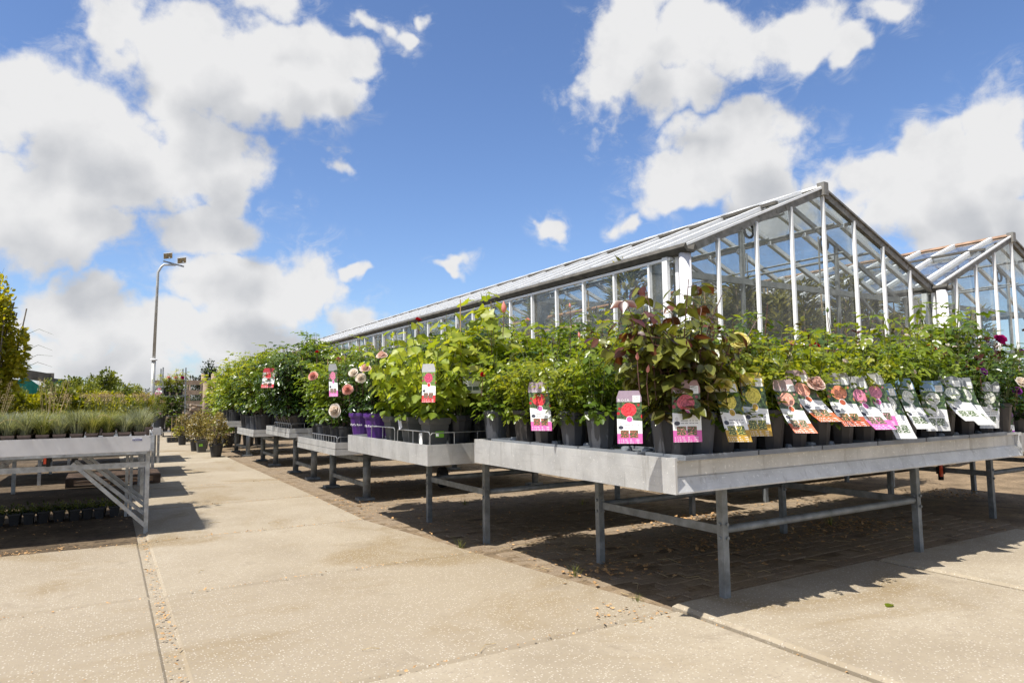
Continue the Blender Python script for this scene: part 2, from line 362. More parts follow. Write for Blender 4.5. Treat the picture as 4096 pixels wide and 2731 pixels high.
# concrete slabs: pale sandy concrete with exposed aggregate, stains, lichen towards nothing in particular
def concrete():
    m = bpy.data.materials.new('ground_concrete'); m.use_nodes = True; t = m.node_tree; b = t.nodes['Principled BSDF']; k = NT(t)
    pos = k.n('ShaderNodeNewGeometry').outputs['Position']
    oi = k.n('ShaderNodeObjectInfo').outputs['Random']
    c = k.ramp(k.noise(pos, 1.3, 7, .62), [(.28, (0.2574, 0.2137, 0.1533)), (.52, (0.3359, 0.2859, 0.2116)), (.75, (0.3883, 0.3393, 0.2631))])
    c = k.mixc(k.m('MULTIPLY_ADD', oi, .8, .0), c, (0.2709, 0.2231, 0.1582))
    c = k.mixc(k.m('MULTIPLY', k.ss(k.noise(pos, .62, 6, .62, 1.2), .48, .66), .85), c, (0.2258, 0.1687, 0.0940))          # damp yellowish stains
    c = k.mixc(k.ss(k.noise(pos, 42, 3, .7), .50, .72), c, (0.2709, 0.2250, 0.1731))               # sand grain
    for sc, lim, colr in ((75, .20, (0.4876, 0.4406, 0.3659)), (45, .12, (0.2167, 0.1781, 0.1385)), (30, .06, (0.5599, 0.5249, 0.4549))):
        vo = k.n('ShaderNodeTexVoronoi'); vo.inputs['Scale'].default_value = sc; t.links.new(pos, vo.inputs['Vector'])
        sp = k.n('ShaderNodeSeparateColor'); t.links.new(vo.outputs['Color'], sp.inputs[0])
        sel = k.m('MULTIPLY', k.m('LESS_THAN', vo.outputs['Distance'], lim * 1.6), k.m('GREATER_THAN', sp.outputs[0], .62))
        c = k.mixc(k.m('MULTIPLY', sel, .75), c, colr)
    b.inputs['Roughness'].default_value = .85; b.inputs['Specular IOR Level'].default_value = .25
    c = k.mixc(k.m('MULTIPLY', k.ss(k.noise(pos, 2.6, 7, .7, .6), .56, .72), .5), c, (0.1987, 0.1594, 0.1137))
    t.links.new(c, b.inputs['Base Color'])
    bn = k.n('ShaderNodeBump'); bn.inputs['Strength'].default_value = .35; bn.inputs['Distance'].default_value = .006
    t.links.new(k.noise(pos, 70, 6, .7), bn.inputs['Height']); t.links.new(bn.outputs[0], b.inputs['Normal'])
    return m
M['concrete'] = concrete()
def brickmat():
    m = bpy.data.materials.new('ground_brick'); m.use_nodes = True; t = m.node_tree; b = t.nodes['Principled BSDF']; k = NT(t)
    pos = k.n('ShaderNodeNewGeometry').outputs['Position']; oi = k.n('ShaderNodeObjectInfo').outputs['Random']
    c = k.ramp(k.noise(pos, 7, 6, .65), [(.3, (0.1548, 0.1161, 0.0774)), (.6, (0.2494, 0.1935, 0.1333)), (.8, (0.3096, 0.2451, 0.1720))])
    c = k.mixc(k.m('MULTIPLY', oi, .45), c, (0.1720, 0.1247, 0.0860))
    c = k.mixc(k.ss(k.noise(pos, 2.0, 6, .7), .5, .66), c, (0.2322, 0.1720, 0.1075))               # blown sand and dirt
    c = k.mixc(k.ss(k.noise(pos, 90, 3, .7), .52, .7), c, (0.3268, 0.2666, 0.1978))
    t.links.new(c, b.inputs['Base Color']); b.inputs['Roughness'].default_value = .92; b.inputs['Specular IOR Level'].default_value = .2
    bn = k.n('ShaderNodeBump'); bn.inputs['Strength'].default_value = .5; bn.inputs['Distance'].default_value = .006
    t.links.new(k.noise(pos, 60, 6, .7), bn.inputs['Height']); t.links.new(bn.outputs[0], b.inputs['Normal'])
    return m
M['brick'] = brickmat()
M['dirt'] = pm('ground_dirt', (0.1892, 0.1376, 0.0860), .95, 0, .45, 3.0, .6, 40, .2, spots=(30, (0.0860, 0.0645, 0.0430), .52, .68))

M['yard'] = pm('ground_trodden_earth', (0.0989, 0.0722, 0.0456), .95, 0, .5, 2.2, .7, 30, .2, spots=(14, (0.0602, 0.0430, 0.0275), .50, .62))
# ------------------------------------------------------------------ the ground
g = MB(); g.add([(-600, -60, -.06), (900, -60, -.06), (900, 1500, -.06), (-600, 1500, -.06)], [(0, 1, 2, 3)])
tag(g.build('ground', M['dirt']), 'flat sandy ground around the paving', 'ground', kind='structure')

path = empty('concrete_path', (0, 0, 0)); tag(path, 'pale concrete path of large square slabs', 'path', kind='structure')
def slab(poly, top=0.0, b=.022, parent=path):
    """slab with a worn, chamfered top edge"""
    n = len(poly); c = np.mean(poly, axis=0)
    P = [np.array(p, float) for p in poly]; mb = MB()
    inn = []
    for i in range(n):
        a = nz(P[i - 1] - P[i]); d = nz(P[(i + 1) % n] - P[i]); inn.append(P[i] + (a + d) * b)
    vs = [(p[0], p[1], -.12) for p in P] + [(p[0], p[1], top - b * .8) for p in P] + [(p[0], p[1], top) for p in inn]
    fs = [tuple(range(2 * n, 3 * n))]
    for i in range(n):
        j = (i + 1) % n; fs += [(i, j, n + j, n + i), (n + i, n + j, 2 * n + j, 2 * n + i)]
    mb.add(vs, fs); return mb.build('concrete_slab', M['concrete'], parent)
ys = [-1.95, .05, 1.0, 2.95, 4.87, 6.80, 8.83, 10.9, 12.95, 15.0, 17.0, 19.0, 21, 23, 25, 27, 29, 31]
def xr(y): return 2.80 if y < 3 else max(2.28, 2.80 - (y - 2.95) * .135) if y < 6.9 else 2.30
gp = .010
for i in range(len(ys) - 1):
    y0, y1 = ys[i] + gp, ys[i + 1] - gp
    dy = rnd.uniform(-.004, .004)
    lo, hi = (.335, .335)
    if i >= 3:
        slab([(lo, y0), (xr(y0), y0), (xr(y1), y1), (hi, y1)], rnd.uniform(-.004, .003))
    elif i == 2:
        slab([(.335, 1.0 + gp), (2.80, 1.0 + gp), (2.80, y1), (.335, y1)], .0)
    elif i < 2:
        slab([(lo, y0), (2.80, y0), (2.80, y1), (hi, y1)], 0)
    if i < 5:
        slab([(-1.75, y0 + .12), (.270, y0 + .02), (.270, y1 + .02), (-1.75, y1 + .12)], rnd.uniform(-.003, .003))
        slab([(-3.8, y0 + .12), (-1.77, y0 + .12), (-1.77, y1 + .12), (-3.8, y1 + .12)], rnd.uniform(-.003, .003))
# slabs on the right, in front of the near bench, a little proud of the path
slab([(2.815, 1.0), (4.74, 1.0), (4.74, 3.00), (2.815, 3.00)], .018, .02)
slab([(4.76, .9), (6.75, .9), (6.75, 2.96), (4.76, 2.96)], .030, .02)
slab([(6.77, .9), (8.8, .9), (8.8, 2.9), (6.77, 2.9)], .028, .02)
for xx in (2.815, 4.76, 6.77): slab([(xx, -1.1), (xx + 1.95, -1.1), (xx + 1.95, .88 if xx > 3 else .98), (xx, .88 if xx > 3 else .98)], .015, .02)
# gutter strip between the two slab columns, filled with dirt
g = MB(); g.add([(.262, -2, -.014), (.343, -2, -.014), (.343, 31, -.014), (.262, 31, -.014)], [(0, 1, 2, 3)])
g.build('joint_strip', M['concrete'], path)
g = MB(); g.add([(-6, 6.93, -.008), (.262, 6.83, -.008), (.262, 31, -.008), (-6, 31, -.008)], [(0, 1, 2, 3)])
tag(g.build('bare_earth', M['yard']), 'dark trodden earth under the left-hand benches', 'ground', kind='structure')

# brick paving under the benches
pav = empty('brick_paving', (0, 0, 0)); tag(pav, 'dirty brick paving in rows under the plant benches', 'paving', kind='structure')
bm_ = []
for k_ in range(4):
    mb = MB(); l, w, h, c_ = .198, .096, .07, .006
    vs = [(-l/2, -w/2, -h), (l/2, -w/2, -h), (l/2, w/2, -h), (-l/2, w/2, -h), (-l/2, -w/2, -c_), (l/2, -w/2, -c_), (l/2, w/2, -c_), (-l/2, w/2, -c_)]
    j = lambda: rnd.uniform(.004, .009)
    vs += [(-l/2 + j(), -w/2 + j(), 0), (l/2 - j(), -w/2 + j(), 0), (l/2 - j(), w/2 - j(), 0), (-l/2 + j(), w/2 - j(), 0)]
    fs = [(8, 9, 10, 11)] + [(a, (a + 1) % 4, 4 + (a + 1) % 4, 4 + a) for a in range(4)] + [(4 + a, 4 + (a + 1) % 4, 8 + (a + 1) % 4, 8 + a) for a in range(4)]
    mb.add(vs, fs); bm_.append((mb, mb.mesh('brick', M['brick'])))
cand = []
for r_ in range(150):
    y = 3.06 + r_ * .1
    for c_ in range(24):
        x = xr(y) + .11 + (c_ * .204) + (.102 if r_ % 2 else 0)
        if x > 7.2: continue
        cand.append((x, y))
def vis(p):
    d = (p[0] * .507 + p[1] * .858); s_ = 0
    return d + (max(0, p[0] - 3.2)) * .8
cand.sort(key=vis)
for x, y in cand[:290]:
    inst('brick', rnd.choice(bm_)[1], pav, (x, y, -.022 + rnd.uniform(-.006, .005)), (rnd.uniform(-.02, .02), rnd.uniform(-.02, .02), rnd.uniform(-.015, .015)))
mb = MB()
for x, y in cand[290:]:
    src = rnd.choice(bm_)[0]; z = -.022 + rnd.uniform(-.005, .004)
    mb.add([(a + x, b_ + y, c_ + z) for a, b_, c_ in src.v], src.f)
tag(mb.build('brick_field', M['brick'], pav), kind='stuff')
# sand in the brick joints: one sheet just below the brick faces
g = MB(); g.add([(2.25, 3.0, -.0265), (8.2, 3.0, -.0265), (8.2, 19, -.0265), (2.25, 19, -.0265)], [(0, 1, 2, 3)]); g.build('joint_sand', M['dirt'], pav)

# ------------------------------------------------------------------ greenhouse (two bays)
GX, GY, GW, GE, GR, GL = 6.10, 6.28, 6.38, 3.0, 4.30, 24.5     # left wall, front gable, bay width, eave, ridge, length
SK = .035                                                        # the gable runs slightly askew
def GP(u, v, z): return (GX + u, GY + v + SK * u, z)
def house(u0, first):
    lab = ('long glass greenhouse bay with white ridge and glazed side wall beside the benches' if first else
           'glass greenhouse bay with rusty orange ridge joined to the longer white-ridged bay')
    root = empty('greenhouse', GP(u0, 0, 0)); ox, oy, oz = root.location
    tag(root, lab, 'greenhouse', 'joined greenhouse bays')
    P = lambda u, v, z: (GX + u0 + u - ox, GY + v + SK * (u0 + u) - oy, z)
    half = GW / 2; rise = GR - GE
    zr = lambda u: GE + rise * (1 - abs(u - half) / half)
    L = GL if first else 14.0
    ub = [GW * i / 8 for i in range(9)]
    # gable: white glazing bars, one pane between each two
    for i, u in enumerate(ub):
        if 0 < i < 8 or True:
            z1 = zr(u) - .06
            uu = min(max(u, .035), GW - .035)
            bar = MB().bar(P(uu, -.034, .1), P(uu, -.034, z1), .034, .054, (0, 1, 0)).build('glazing_bar', M['white'], root)
            MB().box(tuple(np.add(P(uu, -.034, 1.95), (0, -.002, 0))), (.039, .058, .025)).build('bar_joint', M['innersteel'], bar)
    for i in range(8):
        a, b = ub[i] + .012, ub[i + 1] - .012
        poly = [P(a, 0, .12), P(b, 0, .12), P(b, 0, zr(b) - .08), P(a, 0, zr(a) - .08)]
        MB().prism(poly, (0, .004, 0), (0, .008, 0)).build('gable_pane', M['glass'], root)
    # rafters of the gable
    for s_ in (0, 1):
        e = P(0 if s_ == 0 else GW, -.01, GE - .02); r = P(half, -.01, GR - .03)
        MB().bar(e, r, .07, .11).build('gable_rafter', M['rafter'], root)
        MB().bar(tuple(np.add(e, (0, -.045, .065))), tuple(np.add(r, (0, -.045, .065))), .035, .03).build('verge_strip', M['white'] if s_ == 0 else M['rafter'], root)
    MB().box(P(half, -.05, GR + .0), (.11, .12, .20)).build('ridge_end_cap', M['rafter'], root)
    # roof: glazing bars, lower panes, raised vents above
    nb = int(L / .72); vv = [.30 + .72 * i for i in range(nb + 1)]
    um = half * .68
    for side in (0, 1):
        m = (lambda u: u) if side == 0 else (lambda u: GW - u)
        for j, v in enumerate(vv):
            MB().bar(P(m(.05), v, zr(.05) + .062), P(m(um), v, zr(um) + .062), .068, .08).build('roof_bar', M['white'], root)
            MB().bar(P(m(um + .02), v, zr(um) + .10), P(m(half - .05), v, zr(half) + .035), .065, .07).build('vent_bar', M['white'], root)
        v_ = [0.0] + vv
        for j in range(len(v_) - 1):
            a, b = v_[j] + .02, v_[j + 1] - .02
            q4 = [P(m(.05), a, zr(.05) + .045), P(m(.05), b, zr(.05) + .045), P(m(um), b, zr(um) + .045), P(m(um), a, zr(um) + .045)]
            MB().prism(q4, (0, 0, 0), (0, 0, .004)).build('roof_pane', M['roofglass'], root)
            q4 = [P(m(um - .03), a, zr(um) + .085), P(m(um - .03), b, zr(um) + .085), P(m(half - .04), b, zr(half) + .02), P(m(half - .04), a, zr(half) + .02)]
            MB().prism(q4, (0, 0, 0), (0, 0, .004)).build('vent_pane', M['roofglass'], root)
            MB().bar(P(m(um - .04), a - .02, zr(um) + .075 + .012 * (j % 2)), P(m(um - .04), b + .02, zr(um) + .075 + .012 * (j % 2)), .05, .045).build('vent_rail', M['gutter'], root)
    rm = M['dirtywhite'] if first else M['ridge2']
    MB().prism([P(half - .07, -.06, GR + .03), P(half, -.06, GR + .085), P(half + .07, -.06, GR + .03), P(half, -.06, GR + .01)], (0, 0, 0), (0, L + .08, 0)).build('ridge_cap', rm, root)
    # gutters with a dark lip; round downpipe under each front end
    def gutter(u, lo_v):
        pf = [(-.09, .06), (-.12, .01), (-.06, -.045), (.06, -.045), (.12, .01), (.09, .06), (.075, .06), (.05, -.01), (-.05, -.01), (-.075, .06)]
        MB().prism([P(u + x, lo_v, GE + z) for x, z in pf], (0, 0, 0), (0, L - lo_v, 0)).build('gutter', M['gutter'], root)
    gutter(0.0, -.30)
    if not first: gutter(GW, -.30)
    MB().tube([P(.01 if first else -.06, -.19, .02), P(.01 if first else -.06, -.19, GE - .04)], .075 if first else .085, 20).build('downpipe', M['pipewhite'], root, True)
    # corner posts
    for u in ((.12,) if first else (.10, GW - .1)):
        MB().bar(P(u - .16, .10, 0), P(u - .16, .10, GE - .05), .05, .09).build('corner_post', M['white'], root)
        MB().bar(P(u + .10, .14, 0), P(u + .10, .14, GE - .05), .10, .08).build('inner_post', M['innersteel'], root)
    if first:
        # glazed side wall
        MB().bar(P(-.02, .02, GE - .075), P(-.02, L, GE - .075), .05, .035).build('eave_beam', M['white'], root)
        sv = [.42 + .72 * i for i in range(int((L - .4) / .72) + 1)]
        for v in sv: MB().bar(P(-.024, v, .1), P(-.024, v, GE - .09), .036, .05, (1, 0, 0)).build('side_bar', M['white'], root)
        sv2 = [.03] + sv
        for a, b in zip(sv2[:-1], sv2[1:]):
            MB().prism([P(0, a + .01, .12), P(0, b - .01, .12), P(0, b - .01, GE - .09), P(0, a + .01, GE - .09)], (.002, 0, 0), (.006, 0, 0)).build('side_pane', M['glass'], root)
        MB().box(P(0, L / 2, .05), (.14, L, .14)).build('side_plinth', M['concrete'], root)
        # far gable
        MB().prism([P(0, L, .1), P(GW, L, .1), P(GW, L, GE), P(half, L, GR), P(0, L, GE)], (0, 0, 0), (0, .006, 0)).build('far_gable_pane', M['glass'], root)
    MB().box(P(half, .0, .05), (GW, .14, .14)).build('gable_plinth', M['concrete'], root)
    # inner frame: trusses every 3 m, purlins, rusty heating pipes, strut posts
    for k_, v in enumerate(np.arange(.55, L, 3.0)):
        MB().bar(P(.1, v, GE - .12), P(GW - .1, v, GE - .12), .06, .09).build('tie_beam', M['innersteel'], root)
        MB().bar(P(.1, v, 2.05), P(GW - .1, v, 2.05), .035, .035).build('wire_pipe', M['innersteel'], root)
        for s_ in (0, 1):
            MB().bar(P(.1 if s_ == 0 else GW - .1, v, GE - .1), P(half, v, GR - .1), .045, .07).build('truss_rafter', M['innersteel'], root)
            c1, c2 = (.12, 1.3) if s_ == 0 else (GW - .12, GW - 1.3)
            MB().bar(P(c1, v, 2.1 if s_ == 0 else 2.0), P(c2, v, GE - .15), .04, .05).build('truss_brace', M['innersteel'], root)
            uq = half * (.62 if s_ == 0 else 1.38)
            MB().bar(P(uq, v, .1), P(uq, v, zr(uq) - .1), .05, .05).build('inner_column', M['innersteel'], root)
        MB().prism([P(.12, v, GE - .62), P(.30, v, GE - .62), P(.62, v, GE - .16), P(.12, v, GE - .16)], (0, 0, 0), (0, .02, 0)).build('gusset_plate', M['innersteel'], root)
    for u, z in ((half * .5, zr(half * .5) - .12), (half * 1.5, zr(half * 1.5) - .12), (half * .8, zr(half * .8) - .14), (half * 1.2, zr(half * 1.2) - .14)):
        MB().tube([P(u, .2, z), P(u, L - .2, z)], .025, 8).build('purlin', M['innersteel'], root)
    for u, z in ((half * .70, zr(half * .7) - .42), (half * 1.3, zr(half * 1.3) - .42)):
        MB().tube([P(u, .25, z), P(u, L - .2, z)], .018, 6).build('vent_shaft', M['innersteel'], root)
        MB().tube([P(u + .11 * math.cos(a), .6, z + .2 + .11 * math.sin(a)) for a in np.linspace(0, 2 * math.pi, 13)], .022, 6).build('vent_gear_ring', M['rubber'], root)
        for v in (.7, 2.2):
            MB().bar(P(u, v, z - .45), P(u, v, z + .35), .02, .02).build('vent_rack', M['innersteel'], root)
    for u, z in ((.62, 2.62), (.62, 2.38), (.5, 1.95), (.5, 1.7)):
        MB().tube([P(u, .5, z), P(u, L - .3, z)], .03, 8).build('heating_pipe', M['rust'], root)
    for z in (2.30, 2.12, 1.86):
        MB().tube([P(.5, 1.05 + z * .1, z), P(GW - .3, 1.05 + z * .1, z)], .028, 8).build('header_pipe', M['rust'] if z > 2.2 else M['innersteel'], root)
    return root
house(0.0, True); house(GW, False)

# ------------------------------------------------------------------ leaf and plant builders
T_OVAL = ([(0, 0, 0), (-.27, .22, .06), (-.33, .52, .05), (-.20, .80, 0), (0, 1, -.10), (.20, .80, 0), (.33, .52, .05), (.27, .22, .06), (0, .30, -.03), (0, .65, -.04)],
          [(0, 8, 1), (1, 8, 9, 2), (2, 9, 3), (3, 9, 4), (4, 9, 5), (5, 9, 6), (6, 9, 8, 7), (7, 8, 0)])
T_DIA = ([(0, 0, 0), (-.30, .45, .06), (0, 1, -.06), (.30, .45, .06)], [(0, 2, 1), (0, 3, 2)])
T_LONG = ([(0, 0, 0), (-.15, .4, .03), (0, 1, -.12), (.15, .4, .03)], [(0, 2, 1), (0, 3, 2)])
def toothed(n, wid):
    vs = [(0, 0, 0)]
    for s_ in (-1, 1):
        for i in range(1, n):
            t = i / n; w = wid * math.sin(math.pi * t ** .8) * (1.0 if i % 2 else (.84 if n < 9 else .95))
            vs.append((s_ * w, t * 1.0, .05 * math.sin(math.pi * t) - .12 * t * t))
    vs.append((0, 1.02, -.14)); tip = len(vs) - 1
    for i in range(1, n): vs.append((0, i / n, -.03 - .12 * (i / n) ** 2))
    L_ = lambda i: i; R_ = lambda i: n - 1 + i; C_ = lambda i: tip + i
    fs = [(0, C_(1), L_(1)), (0, R_(1), C_(1))]
    for i in range(1, n - 1):
        fs += [(L_(i), C_(i), C_(i + 1), L_(i + 1)), (C_(i), R_(i), R_(i + 1), C_(i + 1))]
    fs += [(L_(n - 1), C_(n - 1), tip), (C_(n - 1), R_(n - 1), tip)]
    return vs, fs
T_RASP = toothed(7, .42)
T_ROSE = toothed(11, .36)
def lobed():
    vs = [(0, .36, 0)]; rr = []
    for k_ in range(21):
        a = math.radians(-90 + 18 + (324 / 20) * k_)
        r = .50 + .12 * math.cos(5 * (a - math.pi / 2)) + (.04 if k_ % 2 else -.03)
        vs.append((r * math.cos(a), .36 + r * math.sin(a) * 1.05, .05 * math.cos(3 * a) - .06 * r))
    vs.append((0, .06, 0))
    return vs, [(0, i, i + 1) for i in range(1, 22)] + [(0, 22, 1)]
T_GRAPE = lobed()
class Leaves:
    def __init__(s): s.P = []; s.D = []; s.N = []; s.S = []; s.T = []
    def add(s, p, d, n, size, t): s.P.append(p); s.D.append(d); s.N.append(n); s.S.append(size); s.T.append(t)
    def mesh(s, name, tpl, mat=None):
        P, D, N = (np.array(a, float).reshape(-1, 3) for a in (s.P, s.D, s.N)); Sz = np.array(s.S, float)
        D = D / np.linalg.norm(D, axis=1, keepdims=True); A = np.cross(D, N); A /= np.linalg.norm(A, axis=1, keepdims=True) + 1e-9; N = np.cross(A, D)
        tv = np.array(tpl[0], float); k = len(tv); n = len(P)
        V = P[:, None, :] + Sz[:, None, None] * (A[:, None, :] * tv[None, :, 0, None] + D[:, None, :] * tv[None, :, 1, None] + N[:, None, :] * tv[None, :, 2, None])
        V = V.reshape(-1, 3)
        fl = [len(f) for f in tpl[1]]; fi = np.concatenate([np.array(f) for f in tpl[1]])
        idx = (fi[None, :] + (np.arange(n) * k)[:, None]).ravel(); cnt = np.tile(fl, n); st = np.concatenate([[0], np.cumsum(cnt)[:-1]])
        me = bpy.data.meshes.new(name); me.vertices.add(n * k); me.vertices.foreach_set('co', V.ravel())
        me.loops.add(len(idx)); me.loops.foreach_set('vertex_index', idx.astype(np.int32))
        me.polygons.add(len(cnt)); me.polygons.foreach_set('loop_start', st.astype(np.int32)); me.polygons.foreach_set('loop_total', cnt.astype(np.int32))
        me.polygons.foreach_set('use_smooth', np.ones(len(cnt), bool))
        at_ = me.attributes.new('tint', 'FLOAT', 'POINT'); edge_ = np.abs(tv[:, 0]); edge_ = .12 - .34 * edge_ / (edge_.max() + 1e-6)      # paler midrib, darker rim
        at_.data.foreach_set('value', np.clip(np.repeat(np.array(s.T, float), k) + (np.tile(edge_, n) if k > 10 else 0), 0, 1))
        me.update(calc_edges=True)
        if mat: me.materials.append(mat)
        return me
def U(a, b): return rnd.uniform(a, b)
def jit(v, s): return np.array(v, float) + np.array([U(-s, s), U(-s, s), U(-s, s)])
def compound(lv, p, d, size, t, n_pair=2, droop=.25):
    """one compound rose leaf: pairs of leaflets and an end leaflet"""
    d = nz(d); up = np.array([0, 0, 1.0]); side = nz(np.cross(d, up) + 1e-6); nrm = nz(np.cross(side, d) + np.array([d[0], d[1], 0]) * .45)
    L = size * (1.0 + .75 * n_pair); lv_p = np.array(p, float)
    for k_ in range(n_pair):
        q_ = lv_p + d * L * (.38 + .36 * k_) - up * droop * L * (.3 * k_) * .3
        for s_ in (-1, 1):
            lv.add(q_, jit(d * .45 + side * s_ - up * .35, .3), jit(nrm, .45), size * U(.75, 1.0), min(1, max(0, t + U(-.18, .18))))
    lv.add(lv_p + d * L, jit(d - up * droop, .25), jit(nrm, .35), size * U(.95, 1.15), min(1, max(0, t + U(-.15, .15))))
def rose_bush(name, h, spread, canes, size, pairs=2, nodes=9, tpl=T_OVAL, low=.12, stem_mat='stem', bare=.0, seed=0, r0=.05):
    rnd.seed(seed); lv = Leaves(); st = MB(); tips = []
    for c in range(canes):
        a = 2 * math.pi * (c + U(-.4, .4)) / canes; hh = h * U(.72, 1.08); sp = spread * U(.35, 1.05)
        b0 = np.array([r0 * math.cos(a), r0 * math.sin(a), -.01])
        pts = [b0 + np.array([math.cos(a) * sp * t ** 1.2 * .8 + U(-.012, .012), math.sin(a) * sp * t ** 1.2 * .8 + U(-.012, .012), hh * t]) for t in (0, .25, .5, .75, 1)]
        st.tube(pts, [.0045, .004, .0035, .003, .0018], 5, False); tips.append(pts[-1])
        for k_ in range(nodes):
            t = bare + (1 - bare) * (low + (1 - low) * (k_ + U(0, .8)) / nodes); t = min(t, .995); i = min(int(t * 4), 3); f = t * 4 - i
            p = pts[i] * (1 - f) + pts[i + 1] * f
            az = a + (U(-2.2, 2.2) if t > .35 else U(-1.1, 1.1)) + 2.4 * k_ * .2
            d = np.array([math.cos(az), math.sin(az), U(-.85, .45)])
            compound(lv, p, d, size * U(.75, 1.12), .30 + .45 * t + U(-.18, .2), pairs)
    return lv.mesh(name + '_foliage', tpl), st.mesh(name + '_canes', M[stem_mat]), tips
def bushy(name, n, rad, size, tpl=T_DIA, clumps=14, seed=0, t0=.5, up=.4):
    """foliage of a shrub: leaf clumps through an uneven volume; base at z=0"""
    rnd.seed(seed); lv = Leaves(); rx, ry, rz = rad; cs = []
    for _ in range(clumps):
        a = U(0, 6.283); u = U(.0, 1) ** .5 * .75; z = U(.12, .95); w = math.sin(math.pi * min(.97, z * .8 + .15)) ** .6
        cs.append((np.array([rx * u * w * math.cos(a), ry * u * w * math.sin(a), rz * z]), U(.16, .34), U(-.22, .22)))
    for _ in range(n):
        c, r, dt = rnd.choice(cs); o = np.array([rnd.gauss(0, 1), rnd.gauss(0, 1), rnd.gauss(0, 1)]); o = o / (np.linalg.norm(o) + 1e-6) * U(.2, 1) ** .5
        p = c + o * r * np.array([rx, ry, rz * .8])
        p[2] = max(p[2], .02)
        lv.add(p, jit(o + np.array([0, 0, up - .3]), .5), jit((o[0] * .9, o[1] * .9, .8), .5), size * U(.6, 1.2), min(1, max(0, t0 + dt + U(-.22, .22))))
    return lv.mesh(name, tpl), cs
def tuft(name, n, h, spread, wid, seed, t0=.5, seeds=0, stiff=.5):
    """grass tuft of thin curved blades"""
    rnd.seed(seed); V = []; Fc = []; T = []
    for b in range(n):
        a = U(0, 6.283); r = U(0, .035); hh = h * U(.55, 1.1); sp = spread * U(.1, 1.0) ** .8
        base = np.array([r * math.cos(a), r * math.sin(a), 0]); a2 = a + U(-.6, .6); o = np.array([math.cos(a2), math.sin(a2), 0]); sd = np.array([-o[1], o[0], 0])
        i0 = len(V); t = min(1, max(0, t0 + U(-.48, .48)))
        for k_, f in enumerate((0, .4, .75, 1)):
            c = base + o * sp * f ** 1.7 + np.array([0, 0, hh * (f - (1 - stiff) * .45 * f ** 3)]); w = wid * (1 - f * .85)
            V += [c - sd * w, c + sd * w]; T += [t, t]
        for k_ in range(3): Fc.append((i0 + 2 * k_, i0 + 2 * k_ + 1, i0 + 2 * k_ + 3, i0 + 2 * k_ + 2))
    me = bpy.data.meshes.new(name); me.from_pydata([tuple(v) for v in V], [], Fc)
    at_ = me.attributes.new('tint', 'FLOAT', 'POINT'); at_.data.foreach_set('value', T); me.update(); return me
def rose_flower(name, r, petals, openness, seed):
    """layered cup of curled petals, stem end at the origin, facing +Z"""
    rnd.seed(seed); V = []; Fc = []; T = []
    for i in range(petals):
        f = (i + .5) / petals; a = i * 2.399; rr = r * (.10 + .95 * f ** .8); tilt = (.05 + openness * f ** 2.2)
        hgt = r * (1.15 - .30 * f); wd = r * (.46 + .30 * f); i0 = len(V)
        o = np.array([math.cos(a), math.sin(a), 0]); sd = np.array([-o[1], o[0], 0])
        for v in range(4):
            t = v / 3; out = rr * (.25 + .75 * t ** .6) * (math.sin(min(tilt, 1.5)) * .7 + .35) + (r * .12 * f if v == 3 else 0)
            z = hgt * (t ** .85) * math.cos(min(tilt, 1.35)) + r * .12 - (r * .10 * f if v == 3 else 0)
            for u in (-1, -.35, .35, 1):
                w = wd * math.sin(math.pi * (.18 + .62 * t)) ** .8 * u
                p = o * (out - abs(u) ** 2 * r * .16) + sd * w + np.array([0, 0, z - abs(u) ** 2 * r * .05 + U(-.03, .03) * r])
                V.append(p); T.append(min(1, max(0, .42 + .45 * f * t + .15 * t + U(-.10, .10))))
        for v in range(3):
            for u in range(3):
                b = i0 + v * 4 + u; Fc.append((b, b + 1, b + 5, b + 4))
    me = bpy.data.meshes.new(name); me.from_pydata([tuple(p) for p in V], [], Fc)
    at_ = me.attributes.new('tint', 'FLOAT', 'POINT'); at_.data.foreach_set('value', T)
    me.polygons.foreach_set('use_smooth', [True] * len(me.polygons)); me.update(); return me
FL = [rose_flower('rose_bloom_a', .05, 40, 1.05, 1), rose_flower('rose_bloom_b', .05, 28, .80, 2), rose_flower('rose_bloom_c', .05, 56, 1.25, 3)]
mb = MB(); mb.lathe([(.001, 0), (.007, .004), (.010, .014), (.0085, .026), (.003, .038), (.0005, .044)], 7)
BUD = mb.mesh('rose_bud', None, True)
at_ = BUD.attributes.new('tint', 'FLOAT', 'POINT'); at_.data.foreach_set('value', [.5] * len(BUD.vertices))

# pots ---------------------------------------------------------------
def potmesh(name, rb, rt, h, seg, sq=0.0, rim=.018, lip=.006):
    m_ = MB(); m_.lathe([(.001, 0), (rb, 0), (rb + (rt - rb) * (1 - rim * 1.6 / h), h - rim * 1.6), (rt + lip * .2, h - rim * 1.6 + .002), (rt + lip, h - rim), (rt + lip, h - .003), (rt + lip - .004, h), (rt - .004, h), (rt - .006, h - .03), (rb, h * .4)], seg, (0, 0, 0), sq)
    return m_.mesh(name, None)
POT = {'hex': potmesh('pot_faceted', .072, .098, .225, 10, 0, .02, .004), 'round': potmesh('pot_round', .075, .098, .215, 22),
       'sq': potmesh('pot_square', .072, .098, .235, 20, .85, .035, .008), 'big': potmesh('pot_large', .12, .155, .30, 24), 'tall': potmesh('pot_tall', .085, .105, .27, 22),
       'ribbed': potmesh('pot_ribbed', .085, .125, .25, 14, .1, .03, .008)}
PH = {'hex': .225, 'round': .215, 'sq': .235, 'big': .30, 'tall': .27, 'ribbed': .25}
SOIL = MB().lathe([(.0005, .004), (.04, .006), (.088, 0)], 14).mesh('soil', M['soil'], True)
